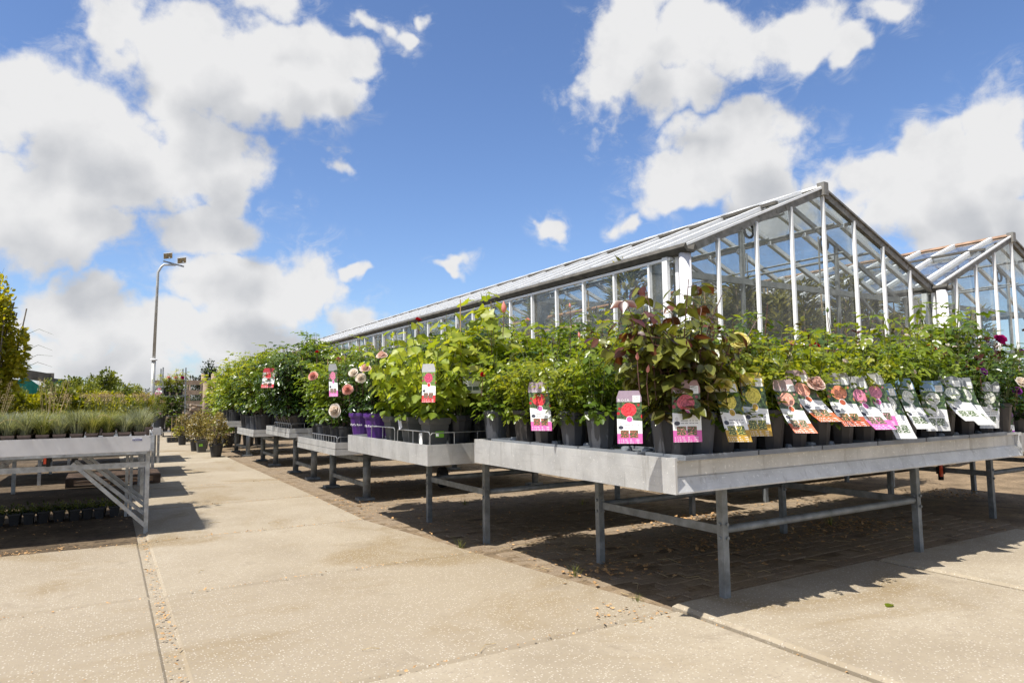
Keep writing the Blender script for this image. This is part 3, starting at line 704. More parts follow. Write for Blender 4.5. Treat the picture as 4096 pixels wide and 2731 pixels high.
def potted(name, label, cat, group, loc, pot, potmat, foliage=None, folmat=None, canes=None, rz=None, sc=1.0, psc=1.0, tilt=(0, 0), stemmat=None, fname='foliage', fsc=None):
    root = empty(name, loc, U(0, 6.28) if rz is None else rz)
    if tilt != (0, 0): root.rotation_euler = (tilt[0], tilt[1], root.rotation_euler[2])
    tag(root, label, cat, group)
    inst('pot', POT[pot], root, sc=psc, mat=M[potmat])
    zt = PH[pot] * psc
    inst('soil', SOIL, root, (0, 0, zt - .035), sc=(psc * (1.5 if pot == 'big' else 1.08), psc * (1.5 if pot == 'big' else 1.08), 1))
    if canes: inst('cane_cluster', canes, root, (0, 0, zt - .03), sc=sc)
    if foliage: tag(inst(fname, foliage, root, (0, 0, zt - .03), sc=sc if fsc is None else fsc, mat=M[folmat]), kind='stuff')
    return root
def bloom(root, p_world, mat, r=.05, var=0, face=None, name='bloom'):
    """a flower placed in world space, parented to its plant, on a short stalk"""
    mw = Matrix.Translation(root.location) @ root.rotation_euler.to_matrix().to_4x4(); inv = mw.inverted()
    lp = inv @ Vector(p_world); f = Vector(face if face is not None else (-.35, -.5, .8)).normalized(); lf = (inv.to_3x3() @ f).normalized()
    o = inst(name, FL[var] if name == 'bloom' else BUD, root, lp, lf.to_track_quat('Z', 'Y').to_euler(), r / .05 if name == 'bloom' else r, M[mat])
    st = MB().tube([lp - lf * .002, lp - lf * .03 - Vector((0, 0, .03)), lp - lf * .03 - Vector((-.01, 0, .14))], [.0028, .0025, .003], 5, False).build('flower_stalk', M['redstem'], root)
    return o

# printed plant labels --------------------------------------------------
def labelmat(name, top, flower, bg, band, style='rosa'):
    m = bpy.data.materials.new(name); m.use_nodes = True; t = m.node_tree; b = t.nodes['Principled BSDF']; k = NT(t)
    uvn = k.n('ShaderNodeUVMap'); uv = uvn.outputs[0]; sx = k.n('ShaderNodeSeparateXYZ'); t.links.new(uv, sx.inputs[0]); u, v = sx.outputs[0], sx.outputs[1]
    vs_ = k.v('MULTIPLY', uv, (1.0, 2.1, 1))
    vo = k.n('ShaderNodeTexVoronoi'); vo.inputs['Scale'].default_value = 3.0; vo.inputs['Randomness'].default_value = .8; t.links.new(vs_, vo.inputs['Vector'])
    wv = k.m('SINE', k.m('MULTIPLY', vo.outputs['Distance'], 46))
    pet = k.mixc(k.m('MULTIPLY_ADD', wv, .5, .5), tuple(c * .55 for c in flower), flower)
    back = k.mixc(k.ss(k.noise(vs_, 9, 3), .4, .62), bg, (.10, .16, .05))
    pic = k.mixc(k.m('LESS_THAN', vo.outputs['Distance'], .40), back, pet)
    bd_ = k.v('LENGTH', k.v('MULTIPLY', k.v('SUBTRACT', k.v('ADD', uv, k.v('MULTIPLY', k.noise(uv, 7, 2, colour=True), (.10, .05, 0))), (.53, .665, 0)), (1 / .31, 1 / .128, 0)))
    ring = k.m('MULTIPLY_ADD', k.m('SINE', k.m('MULTIPLY_ADD', bd_, 17.0, k.m('MULTIPLY', k.noise(uv, 9, 3), 22.0))), .5, .5)
    pic = k.mixc(k.m('LESS_THAN', bd_, 1.0), pic, k.mixc(ring, tuple(c * .66 for c in flower), tuple(min(.9, c * 1.08 + .05) for c in flower)))
    small = k.mixc(k.ss(k.noise(vs_, 22, 3), .52, .58), (.06, .10, .03), tuple(min(1, c * .8 + .1) for c in flower))
    paper = (.80, .80, .79)
    ln = k.m('MULTIPLY', k.m('GREATER_THAN', k.m('SINE', k.m('MULTIPLY', v, 150)), .55), k.m('GREATER_THAN', k.noise(k.v('MULTIPLY', uv, (28, 4, 1)), 1.0, 2), .45))
    ln = k.m('MULTIPLY', ln, k.m('MULTIPLY', k.m('GREATER_THAN', u, .26), k.m('LESS_THAN', u, .88)))
    ln = k.m('MULTIPLY', ln, k.m('MULTIPLY', k.m('GREATER_THAN', v, .285), k.m('LESS_THAN', v, .38)))
    c = k.mixc(k.m('MULTIPLY', ln, .75), paper, (.08, .08, .09))
    # portrait sketch: grey oval over a dark collar
    hd = k.m('LESS_THAN', k.v('LENGTH', k.v('MULTIPLY', k.v('SUBTRACT', uv, (.14, .375, 0)), (1 / .055, 1 / .033, 0))), 1.0)
    bd = k.m('LESS_THAN', k.v('LENGTH', k.v('MULTIPLY', k.v('SUBTRACT', uv, (.15, .305, 0)), (1 / .10, 1 / .035, 0))), 1.0)
    c = k.mixc(bd, c, (.05, .05, .07)); c = k.mixc(hd, c, (.62, .60, .58))
    # band at the foot with two small photos
    c = k.mixc(k.m('LESS_THAN', v, .19), c, band)
    inp = k.m('MULTIPLY', k.m('GREATER_THAN', v, .11), k.m('LESS_THAN', v, .255))
    xo = k.m('ADD', k.m('MULTIPLY', k.m('GREATER_THAN', u, .13), k.m('LESS_THAN', u, .46)), k.m('MULTIPLY', k.m('GREATER_THAN', u, .50), k.m('LESS_THAN', u, .83)))
    c = k.mixc(k.m('MULTIPLY', inp, xo), c, small)
    ft = k.m('MULTIPLY', k.m('MULTIPLY', k.m('LESS_THAN', v, .085), k.m('GREATER_THAN', k.m('SINE', k.m('MULTIPLY', v, 190)), .3)), k.m('GREATER_THAN', k.noise(k.v('MULTIPLY', uv, (22, 6, 1)), 1.0, 1), .5))
    c = k.mixc(k.m('MULTIPLY', ft, .8), c, paper)
    edge = k.m('MULTIPLY_ADD', u, -.05, .475)
    c = k.mixc(k.m('GREATER_THAN', v, edge), c, pic)
    bd2 = k.v('LENGTH', k.v('MULTIPLY', k.v('SUBTRACT', uv, (.50, .46, 0)), (1 / .135, 1 / .062, 0)))
    c = k.mixc(k.m('LESS_THAN', bd2, 1.0), c, paper); c = k.mixc(k.m('LESS_THAN', bd2, .84), c, band); 
    c = k.mixc(k.m('GREATER_THAN', v, .79), c, k.mixc(k.noise(vs_, 5, 3), top, tuple(x * .6 for x in top)))
    t.links.new(c, b.inputs['Base Color']); b.inputs['Roughness'].default_value = .35; b.inputs['Coat Weight'].default_value = .2
    return m
LM = {'red': labelmat('label red', (.45, .34, .42), (.75, .02, .03), (.03, .05, .02), (.62, .12, .38)),
      'pink': labelmat('label pink', (.50, .30, .28), (.62, .09, .14), (.03, .05, .02), (.62, .12, .38)),
      'yellow': labelmat('label yellow', (.62, .48, .06), (.80, .66, .06), (.03, .05, .015), (.50, .30, .03)),
      'orange': labelmat('label salmon', (.52, .36, .36), (.78, .36, .26), (.04, .04, .025), (.60, .14, .05)),
      'peach': labelmat('label peach', (.36, .34, .33), (.78, .26, .12), (.03, .05, .03), (.40, .09, .04)),
      'rose': labelmat('label rose', (.45, .45, .44), (.72, .22, .34), (.05, .08, .04), (.62, .14, .40)),
      'white': labelmat('label white', (.30, .32, .34), (.74, .75, .66), (.03, .05, .03), (.50, .50, .49)),
      'ivory': labelmat('label ivory', (.22, .36, .55), (.76, .76, .70), (.03, .06, .03), (.55, .55, .54)),
      'violet': labelmat('label violet', (.20, .10, .22), (.30, .05, .25), (.02, .03, .02), (.26, .04, .30))}
_tc = {}
def text_mesh(s_, size):
    if (s_, size) not in _tc:
        cu = bpy.data.curves.new('txt', 'FONT'); cu.body = s_; cu.size = size; cu.align_x = 'CENTER'; cu.align_y = 'CENTER'; cu.resolution_u = 1
        o = bpy.data.objects.new('txt', cu); col.objects.link(o); bpy.context.view_layer.update()
        me = bpy.data.meshes.new_from_object(o.evaluated_get(bpy.context.evaluated_depsgraph_get()))
        vs = [tuple(v.co) for v in me.vertices]; fs = [tuple(p.vertices) for p in me.polygons]
        bpy.data.objects.remove(o); bpy.data.meshes.remove(me); _tc[(s_, size)] = (vs, fs)
    return _tc[(s_, size)]
M['ink_white'] = pm('white print', (.82, .82, .80), .5); M['ink_dark'] = pm('dark print', (.06, .06, .07), .5)
M['stickerblue'] = pm('dark blue sticker', (.03, .035, .16), .4); M['stickerwhite'] = pm('pale sticker', (.66, .67, .74), .4); M['stickergreen'] = pm('green pot sticker', (.20, .46, .03), .4)
def label(root, world, w, h, scheme, face, curl=0.15, lean=0.0, twist=0.0, words=True):
    """a printed card hanging from its top at world, facing the horizontal direction face, curling forward at its foot"""
    V = []; UV = []; Fc = []; nu, nv = 4, 8
    def bend(x, y):                                   # x across, y down from the top (0..h)
        f = y / h; out = curl * h * f ** 2.2; dz = -y * (1 - .25 * abs(curl) * f ** 2); xx = x + twist * h * f ** 2
        return (xx + lean * y, -out, dz)
    for j in range(nv + 1):
        for i in range(nu + 1):
            u = i / nu; v = 1 - j / nv
            x = (u - .5) * w
            if v > .93: x *= .80
            V.append(bend(x, j / nv * h)); UV.append((u, v))
    n = len(V)
    for j in range(nv):
        for i in range(nu):
            a = j * (nu + 1) + i; Fc.append((a, a + nu + 1, a + nu + 2, a + 1))
    V2 = [(x, y + .0012, z) for x, y, z in V]; Fb = [tuple(n + i for i in reversed(f)) for f in Fc]
    me = bpy.data.meshes.new('plant_label'); me.from_pydata(V + V2, [], Fc + Fb)
    uvl = me.uv_layers.new(); UVa = UV + UV
    for lp in me.loops: uvl.data[lp.index].uv = UVa[lp.vertex_index]
    me.materials.append(LM[scheme]); me.update()
    mw = Matrix.Translation(root.location) @ root.rotation_euler.to_matrix().to_4x4()
    tw = Matrix.Translation(Vector(world)) @ Matrix.Rotation(math.atan2(face[0], -face[1]), 4, 'Z')
    o = inst('plant_label', me, root); o.matrix_local = mw.inverted() @ tw
    def words_at(s_, size, u, v, mat, nm):
        vs, fs = text_mesh(s_, size)
        b_ = MB(); b_.add([tuple(np.add(bend(x + (u - .5) * w, h * (1 - v) - y), (0, -.0012, 0))) for x, y, z in vs], fs); b_.build(nm, M[mat], o)
    if words:
        words_at('ROSA', w * .19, .28, .815, 'ink_white', 'lettering')
        cv = [bend(w * .26 + dx, h * .09 + dy) for dx, dy in ((0, 0), (w * .30, 0), (w * .30, h * .13), (0, h * .13))]
        sb = MB(); sb.add([(x - w * .12, y - .0010, z) for x, y, z in cv], [(0, 3, 2, 1)]); sb.build('paper_sticker', M['ink_white'], o)
        words_at("Corina's", w * .07, .78, .875, 'ink_dark', 'lettering'); words_at('Choice', w * .07, .78, .845, 'ink_dark', 'lettering')
    return o

# ------------------------------------------------------------------ benches
def bench(label, x0, x1, y0, y1, z, h, legs, style, yaw=0.0):
    root = empty('plant_bench', (x0, y0, 0), yaw); tag(root, label, 'bench', 'aluminium plant benches along the path')
    w, d = x1 - x0, y1 - y0; pan = M['alu']
    MB().box((w / 2, d / 2, z - .045), (w - .10, d - .10, .03)).build('bench_floor', M['trayg'], root)
    t = .014
    if style == 'grooved':                 # near bench: flat end sheets, profiled long sides
        for xx in (t / 2, w - t / 2): MB().box((xx, d / 2, z - h / 2), (t, d, h)).build('end_panel', pan, root)
        def prof(s_, yb):
            pf = [(-.004, 0), (-.004, -.016), (.022, -.026), (.022, -.098), (.014, -.105), (-.022, -h + .008), (-.022, -h), (.045, -h), (.045, 0)]
            p3 = [(t + .002, yb + s_ * a, z + b) for a, b in pf]
            if s_ < 0: p3 = p3[::-1]
            MB().prism(p3, (0, 0, 0), (w - 2 * t - .004, 0, 0)).build('side_panel', pan, root)
        prof(1, .022); prof(-1, d - .022)
    else:
        def sheet(c, dims, n):             # two strips with a shallow joint between, and a lip
            hh = h * (.52 if style == 'two' else 1.0) - .003
            MB().box((c[0], c[1], z - hh / 2), (dims[0], dims[1], hh)).build('side_panel', pan, root)
            if style == 'two':
                lo = h - hh - .006
                MB().box((c[0] - n[0] * .004, c[1] - n[1] * .004, z - hh - .006 - lo / 2), (dims[0], dims[1], lo)).build('side_panel', pan, root)
        sheet((t / 2, d / 2), (t, d), (1, 0)); sheet((w - t / 2, d / 2), (t, d), (-1, 0))
        sheet((w / 2, t / 2), (w - 2 * t - .002, t), (0, 1)); sheet((w / 2, d - t / 2), (w - 2 * t - .002, t), (0, -1))
    MB().box((w / 2, d / 2, z - h + .004), (w - .06, d - .06, .008)).build('under_frame', M['post'], root)
    zb = z - h
    ly = sorted(set(p[1] for p in legs)); 
    for (lx, lyy) in legs:
        lx -= x0; yy = lyy - y0
        if style == 'grooved' or style == 'flat':
            lg = MB().box((lx, yy, zb / 2 - .02), (.046, .046, zb + .04)).build('leg', M['post'], root)
            for zz in (.36, .44): MB().tube([(lx - .034, yy, zz), (lx - .020, yy, zz)], .011, 8).build('bolt', M['post'], lg); 
            for zz in (.36, .44): MB().tube([(lx + .01, yy - .034, zz), (lx + .01, yy - .020, zz)], .011, 8).build('bolt', M['post'], lg)
        else:
            lg = MB().tube([(lx, yy, -.02), (lx, yy, zb)], .047, 16).build('leg', M['post'], root, True)
            MB().box((lx - .02, yy, .0), (.20, .16, .03)).build('foot_plate', M['post'], lg)
    xs = sorted(set(round(p[0], 2) for p in legs))
    for lx in xs:
        yy = [p[1] - y0 for p in legs if round(p[0], 2) == lx]
        if len(yy) < 2: continue
        a, b = min(yy), max(yy)
        if style in ('grooved', 'flat'): MB().box((lx - x0 + .012, (a + b) / 2, .40), (.012, b - a - .055, .05)).build('cross_rail', M['post'], root)
        else:
            MB().box((lx - x0, (a + b) / 2, .16), (.03, b - a - .10, .05)).build('cross_rail', M['post'], root)
            MB().box((lx - x0, (a + b) / 2, zb - .10), (.035, b - a - .10, .06)).build('cross_rail', M['post'], root)
    for lyy in ly:
        xx = [p[0] - x0 for p in legs if p[1] == lyy]
        if len(xx) < 2: continue
        a, b = min(xx), max(xx)
        if style in ('grooved', 'flat'): MB().tube([(a + .03, lyy - y0 + .005, .405), (b - .03, lyy - y0 + .005, .405)], .024, 12).build('long_rail', M['post'], root, True)
        else: MB().box(((a + b) / 2, lyy - y0, zb - .07), (b - a - .10, .035, .07)).build('long_rail', M['post'], root)
    return root
T1 = bench('long near aluminium bench with profiled front edge, crowded with labelled rose pots', 2.49, 6.14, 2.60, 4.81, .882, .182,
           [(3.16, 2.92), (3.16, 4.10), (5.20, 2.92), (5.20, 4.10)], 'grooved')
T2 = bench('aluminium bench holding raspberry plants and purple pots behind wire rails', 2.20, 5.55, 5.06, 7.15, .834, .168,
           [(2.80, 5.20), (2.80, 6.40), (5.2, 5.20), (5.2, 6.40)], 'flat')
T3 = bench('low aluminium bench with one pale pink rose hanging over small faceted pots', 2.29, 5.6, 7.93, 9.75, .706, .145, [(2.76, 8.2), (2.76, 9.66), (5.2, 8.2), (5.2, 9.66)], 'two')
T4 = bench('aluminium bench with a row of pots leaning against its wire rail', 2.32, 5.6, 10.40, 12.1, .79, .135, [(2.79, 10.8), (2.79, 12.0), (5.2, 10.8), (5.2, 12.0)], 'two')
T5 = bench('low aluminium bench carrying a large dark pot among canes', 2.30, 5.6, 13.15, 14.95, .68, .125, [(2.78, 13.55), (2.78, 14.8), (5.2, 13.55), (5.2, 14.8)], 'two')
T6 = bench('farthest aluminium bench in the row, with tall black pots of climbers', 2.30, 5.6, 16.2, 18.2, .77, .13, [(2.74, 16.3), (2.74, 17.9), (5.2, 16.3), (5.2, 17.9)], 'two')
T8 = bench('aluminium bench behind the end of the long near bench, under violet roses', 6.26, 9.2, 3.0, 4.85, .825, .17, [(7.45, 3.45), (7.45, 4.45), (9.2, 3.45), (9.2, 4.45)], 'flat')
T9 = bench('aluminium bench in front of the greenhouse gable, behind the long near bench', 5.75, 9.4, 5.28, 6.1, .80, .15, [(6.5, 5.35), (6.5, 6.0), (9.0, 5.35), (9.0, 6.0)], 'flat')
# ball valve with orange lever hanging under the bench, a drain stub, and a wheel of a cart
def valve(loc, label, s=1.0):
    r = empty('ball_valve', loc); tag(r, label, 'valve')
    MB().tube([(0, 0, 0), (0, 0, -.20 * s)], .028 * s, 12).build('valve_body', M['rubber'], r, True)
    MB().tube([(0, 0, -.05 * s), (0, 0, -.13 * s)], .045 * s, 12).build('union_nut', M['rubber'], r, True)
    MB().box((-.045 * s, -.03 * s, -.085 * s), (.035 * s, .02 * s, .14 * s)).build('lever', M['orange'], r); return r
valve(tuple(zat(3760, 1848, 3.9)), 'orange-levered black valve hanging under the long near bench', .9)

# wire rails as parts of their benches
def wire_rail(root, pts, z0, z1, parent_name='wire_rail', posts=6, double=False):
    o = root.location; m_ = MB(); P3 = [np.array((x - o[0], y - o[1], 0)) for x, y in pts]
    for a, b in zip(P3[:-1], P3[1:]):
        L_ = np.linalg.norm(b - a)
        m_.tube([a + (0, 0, z0), a + (0, 0, z1 - .02), a + (b - a) / L_ * .02 + (0, 0, z1), b - (b - a) / L_ * .02 + (0, 0, z1), b + (0, 0, z1 - .02), b + (0, 0, z0)], .0045, 6)
        for k_ in range(1, posts):
            c = a + (b - a) * k_ / posts; m_.tube([c + (0, 0, z0), c + (0, 0, z1)], .0035, 5)
    return m_.build(parent_name, M['wire'], root)
wire_rail(T2, [(2.235, 5.09), (2.235, 5.80)], .80, .935, posts=2); wire_rail(T2, [(2.235, 5.87), (2.235, 6.5)], .80, .945, posts=2)
wire_rail(T2, [(2.24, 5.10), (3.1, 5.10)], .80, .925, posts=4)
wire_rail(T3, [(2.32, 7.97), (2.32, 9.1)], .66, .775, posts=10); wire_rail(T3, [(2.33, 7.97), (3.3, 7.97)], .66, .77, posts=6)
wire_rail(T4, [(2.35, 10.45), (2.35, 11.6)], .75, .86, posts=9); wire_rail(T4, [(2.36, 10.44), (3.3, 10.44)], .75, .86, posts=5)

# ------------------------------------------------------------------ plants: shared variants
RB = [rose_bush('rose_a', .42, .22, 10, .045, 2, 12, low=.02, seed=21), rose_bush('rose_b', .50, .20, 9, .048, 2, 13, low=.02, seed=22), rose_bush('rose_c', .36, .23, 11, .042, 2, 12, low=.02, seed=23),
      rose_bush('rose_d', .60, .18, 8, .050, 2, 14, low=.02, seed=24), rose_bush('rose_e', .44, .22, 9, .055, 1, 16, low=.02, seed=25)]
def young(nm, bush, seed):
    rnd.seed(seed); lv = Leaves()
    for tp in bush[2]:
        if rnd.random() < .35: continue
        for k_ in range(9):
            a = U(0, 6.28); lv.add(np.array(tp) + (0, 0, U(-.06, .05)), jit((math.cos(a), math.sin(a), U(-.1, .9)), .3), jit((math.cos(a) * .6, math.sin(a) * .6, .8), .4), U(.022, .042), U(.2, 1))
    return lv.mesh(nm, T_OVAL)
YNG = {b[0].name: young('young_growth', b, 200 + i) for i, b in enumerate(RB)}
RS = [rose_bush('rose_small_leaf_a', .42, .27, 14, .038, 2, 17, low=.02, seed=31), rose_bush('rose_small_leaf_b', .40, .28, 14, .040, 2, 17, low=.02, seed=32)]
SH = [rose_bush('rose_shoot_a', .80, .10, 3, .048, 2, 9, low=.5, stem_mat='redstem', seed=41), rose_bush('rose_shoot_b', .70, .12, 3, .045, 1, 10, low=.5, stem_mat='redstem', seed=42)]
CR = [rose_bush('climber_a', 1.0, .28, 10, .066, 2, 22, low=.20, stem_mat='bark', seed=51, r0=.04), rose_bush('climber_b', .92, .32, 10, .062, 2, 22, low=.14, stem_mat='bark', seed=52, r0=.04),
      rose_bush('climber_c', 1.12, .30, 9, .068, 2, 24, low=.22, stem_mat='bark', seed=53, r0=.04)]
rnd.seed(5)
def xplane(px, py, x):
    d = ray(px, py); t = x / d[0]; return np.array([0, 0, CAMH]) + t * d
ZT = .887
front = []                                     # potted plants standing along the visible edges of the near bench
def rosepot(loc, label, mat, pot, potmat, var=None, group='roses on the long near bench', sc=1.0, shoots=0):
    fol, can, tips = var or rnd.choice(RB)
    r = potted('potted_rose', label, 'potted rose', group, loc, pot, potmat, fol, mat, can, sc=sc * U(.92, 1.08))
    if fol.name in YNG and U(0, 1) < .6: tag(inst('young_growth', YNG[fol.name], r, (0, 0, PH[pot] - .03), sc=r.children[-1].scale[0], mat=M[rnd.choice(('redleaf', 'bronze', 'redleaf', 'lime'))]), kind='stuff')
    if shoots:
        f2, c2, _ = rnd.choice(SH); zt = PH[pot] - .03
        tag(inst('tall_shoot', f2, r, (0, 0, zt), (0, 0, U(0, 6)), U(.85, 1.1), M[mat]), kind='stuff'); inst('shoot_stem', c2, r, (0, 0, zt), sc=1.0)
    return r

# front row of the near bench, from the corner to the far end
plan = [(2880, 'yellow'), (2972, 'yellow'), (3078, 'lime'), (3172, 'lime'), (3268, 'lime'), (3358, 'green'), (3445, 'lime'), (3530, 'green'), (3615, 'green'), (3695, 'green'), (3775, 'green'), (3850, 'deep'), (3925, 'deep'), (3995, 'deep')]
fr = {}
words = {2880: 'potted rose with yellow label, next to the bronze-leaved roses', 2972: 'potted rose with yellow label and a large yellow bloom above it', 3078: 'potted lime-leaved rose whose salmon label curls away behind its twin',
         3172: 'potted lime-leaved rose with widely curled salmon label', 3268: 'potted lime-leaved rose with a pale pink double bloom low on its side', 3358: 'potted green rose with peach label twisting forward over the bench edge',
         3445: 'potted rose with two crossing pink labels, left of the pair', 3530: 'potted rose with tall pink label hanging straight', 3615: 'potted green rose with narrow ivory label leaning right', 3695: 'potted green rose with slim ivory label twisted edge-on',
         3775: 'potted green rose with blue-topped white label hanging flat', 3850: 'potted dark-leaved rose with white label curling outwards', 3925: 'potted dark-leaved rose with white label partly behind leaves', 3995: 'last potted rose in the front row of the long bench, with grey-white label'}
for i, (px, kind) in enumerate(plan):
    p = zat(px, 1760, 2.725); x = p[0]
    mat = {'yellow': 'lime', 'lime': 'lime', 'green': 'green', 'deep': 'deep'}[kind]
    var = RS[i % 2] if kind == 'lime' and i % 3 == 0 else RB[(i * 2) % 5]
    fr[px] = rosepot((x, 2.725 + U(-.01, .01), ZT), words[px], mat, 'hex', 'brownpot', var, sc=.92)
Fc_ = (-.55, -.83)                            # front labels look out over the bench edge towards the path
def lab(px_, top, px, scheme, w=.150, h=.335, **kw):
    k2 = .90 + .24 * ((px * 7 % 11) / 11.0); w *= k2; h *= .94 + .18 * ((px * 5 % 13) / 13.0); top += (px * 3 % 9) * 6 - 18; kw['lean'] = kw.get('lean', 0) + ((px * 13 % 7) - 3) * .035
    y = 2.60; p = zat(px, top, y); return label(fr[px_], tuple(p), w, h, scheme, kw.pop('face', Fc_), **kw)
lab(2880, 1512, 2893, 'yellow', .140, .325, lean=.14, curl=0.06); lab(2972, 1508, 3000, 'yellow', .145, .325, lean=.10, curl=0.06)
lab(3078, 1500, 3128, 'orange', .115, .33, curl=0.18, lean=.20, twist=.25, face=(-.85, -.55)); lab(3172, 1498, 3180, 'orange', .125, .335, curl=0.27, lean=.12, twist=.32)
lab(3358, 1508, 3345, 'peach', .145, .33, curl=0.21, lean=.05, twist=.25); lab(3445, 1505, 3418, 'rose', .14, .33, curl=0.21, lean=.02, twist=.32); lab(3530, 1510, 3480, 'rose', .135, .335, curl=0.12, lean=.10)
lab(3615, 1515, 3530, 'ivory', .13, .345, curl=0.15, lean=.22); lab(3695, 1513, 3610, 'ivory', .12, .34, curl=0.18, lean=.22, twist=.1); lab(3775, 1505, 3722, 'ivory', .155, .335, curl=0.06, lean=.10)
lab(3850, 1505, 3790, 'white', .145, .315, curl=0.30, lean=.08, twist=.25); lab(3925, 1510, 3850, 'white', .14, .33, curl=0.21, lean=.1, twist=.3); lab(3995, 1508, 3962, 'white', .145, .32, curl=0.03)

# individual-leaf plants (the large leaves can be picked apart)
def leaf_meshes(nm, tpl, tints):
    out = []
    for t in tints:
        L_ = Leaves(); L_.add((0, 0, 0), (0, 1, 0), (0, 0, 1), 1.0, t); out.append(L_.mesh(nm, tpl))
    return out
ROSEL = leaf_meshes('rose_leaf', T_ROSE, (.2, .4, .55, .7, .9)); RASPL = leaf_meshes('raspberry_leaf', T_RASP, (.25, .45, .6, .75, .95)); GRAPEL = leaf_meshes('vine_leaf', T_GRAPE, (.3, .45, .6, .8, .95))
def leafy(root, zt, h, spread, canes, nodes, size, meshes, mat, tipmat=None, stem='redstem', leaflets=3, low=.15, seed=1, droop=.3, r0=.04, bias=(0, 0), maxn=296):
    rnd.seed(seed); st = MB(); n = 0
    for c in range(canes):
        a = 2 * math.pi * (c + U(-.35, .35)) / canes; hh = h * U(.6, 1.08); sp = spread * U(.3, 1.05)
        pts = [np.array([r0 * math.cos(a) + (math.cos(a) * sp + bias[0]) * t ** 1.2 + U(-.01, .01), r0 * math.sin(a) + (math.sin(a) * sp + bias[1]) * t ** 1.2 + U(-.01, .01), zt - .03 + hh * t]) for t in (0, .25, .5, .75, 1)]
        st.tube(pts, [.005, .0042, .0036, .003, .002], 6, False)
        for k_ in range(nodes):
            t = min(.99, low + (1 - low) * (k_ + U(0, .7)) / nodes); i = min(int(t * 4), 3); f = t * 4 - i; p = pts[i] * (1 - f) + pts[i + 1] * f
            az = a + 2.4 * k_ + U(-.6, .6); d = nz((math.cos(az), math.sin(az), U(-.1, .7))); L_ = size * U(.5, 1.1)
            end = p + d * L_; st.tube([p, end], .0016, 4, False)
            side = nz(np.cross(d, (0, 0, 1.0))); pr = [(d, 1.0)] + ([(d * .35 + side, .85), (d * .35 - side, .85)] if leaflets >= 3 else []) 
            for j, (dd, s_) in enumerate(pr):
                if n >= maxn: break
                q_ = end if j == 0 else end - d * size * .30
                D = nz(jit(dd - np.array([0, 0, droop + .45]), .3)); N = jit(np.array([d[0] * .8, d[1] * .8, .75]), .4); A = nz(np.cross(D, N)); N = np.cross(A, D)
                mt = tipmat if (tipmat and t > .88 and U(0, 1) < .6) else mat
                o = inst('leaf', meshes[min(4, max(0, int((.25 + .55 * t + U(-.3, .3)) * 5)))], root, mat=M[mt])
                s2 = size * s_ * U(.75, 1.15)
                o.matrix_local = Matrix.Translation(Vector(q_.tolist())) @ Matrix((A.tolist(), D.tolist(), N.tolist())).transposed().to_4x4() @ Matrix.Diagonal((s2, s2, s2, 1)); n += 1
    st.build('cane_cluster', M[stem], root)
def hero(loc, label, cat, group, pot, potmat, rz=0.0, psc=1.0):
    return potted('potted_rose' if 'rose' in cat else 'potted_' + cat.split()[0], label, cat, group, loc, pot, potmat, rz=rz, psc=psc)
hp = [(2525, 2.79, 'bronze-leaved potted rose with a half-hidden pink label at the bench corner'), (2610, 2.715, 'tallest bronze-leaved potted rose with dark red shoots at the bench corner'),
      (2700, 2.715, 'bronze-leaved potted rose with the large pink label showing a crimson rose'), (2795, 2.715, 'bronze-leaved potted rose leaning over the yellow labels')]
hroots = []
for k_, (px, y, lb) in enumerate(hp):
    p = zat(px, 1790, y); r = hero((max(p[0], 2.625), y, ZT), lb, 'potted rose', 'bronze-leaved roses', 'hex', 'anthra'); hroots.append(r)
    leafy(r, .225, (.52, .70, .60, .62)[k_], (.24, .22, .26, .28)[k_], 9, 12, .090, ROSEL, 'bronze', 'redleaf', seed=60 + k_, bias=[(-.12, .02), (-.02, 0), (.02, -.03), (.10, -.03)][k_], low=.06)
y_ = 2.60
label(hroots[2], tuple(zat(2742, 1520, y_)), .152, .32, 'pink', (-.42, -.9), curl=0.02, lean=.0); label(hroots[0], tuple(zat(2515, 1562, 2.70)), .125, .27, 'red', (-.65, -.75), curl=0.06, lean=.0)
for px, py, m_ in ((2480, 1395, 'redleaf'), (2600, 1370, 'redleaf')): pass

# pots along the path-side edge of the near bench
edge = [(1985, 'round', 'anthra', 'green', 'potted rose in a round pot at the far corner of the long near bench'), (2105, 'hex', 'brownpot', 'lime', 'potted lime-leaved rose beside the one with the red-flowered label'),
        (2185, 'hex', 'brownpot', 'lime', 'potted lime-leaved rose with long label showing red flowers'), (2295, 'hex', 'anthra', 'lime', 'potted small-leaved rose in a shiny grey faceted pot'),
        (2405, 'hex', 'anthra', 'green', 'potted rose in grey faceted pot just behind the bronze-leaved ones')]
ed = {}
for k_, (px, pt, pmx, lm, lb) in enumerate(edge):
    p = xplane(px, 1772, 2.625); ed[px] = rosepot((2.625, p[1], ZT), lb, lm, pt, pmx, RS[k_ % 2] if lm == 'lime' else RB[1], sc=1.0)
label(ed[2185], tuple(xplane(2150, 1528, 2.50)), .147, .33, 'red', (-.80, -.60), curl=0.07, lean=.10)
for px, lm in ((2060, 'green'), (2240, 'lime'), (2350, 'green'), (2450, 'lime')):
    p = xplane(px, 1740, 2.85); rosepot((2.85, p[1], ZT), 'small-leaved potted rose in the second row from the path side of the near bench', lm, 'hex', 'brownpot', RS[rnd.randrange(2)], group='second row of roses on the near bench', shoots=0)
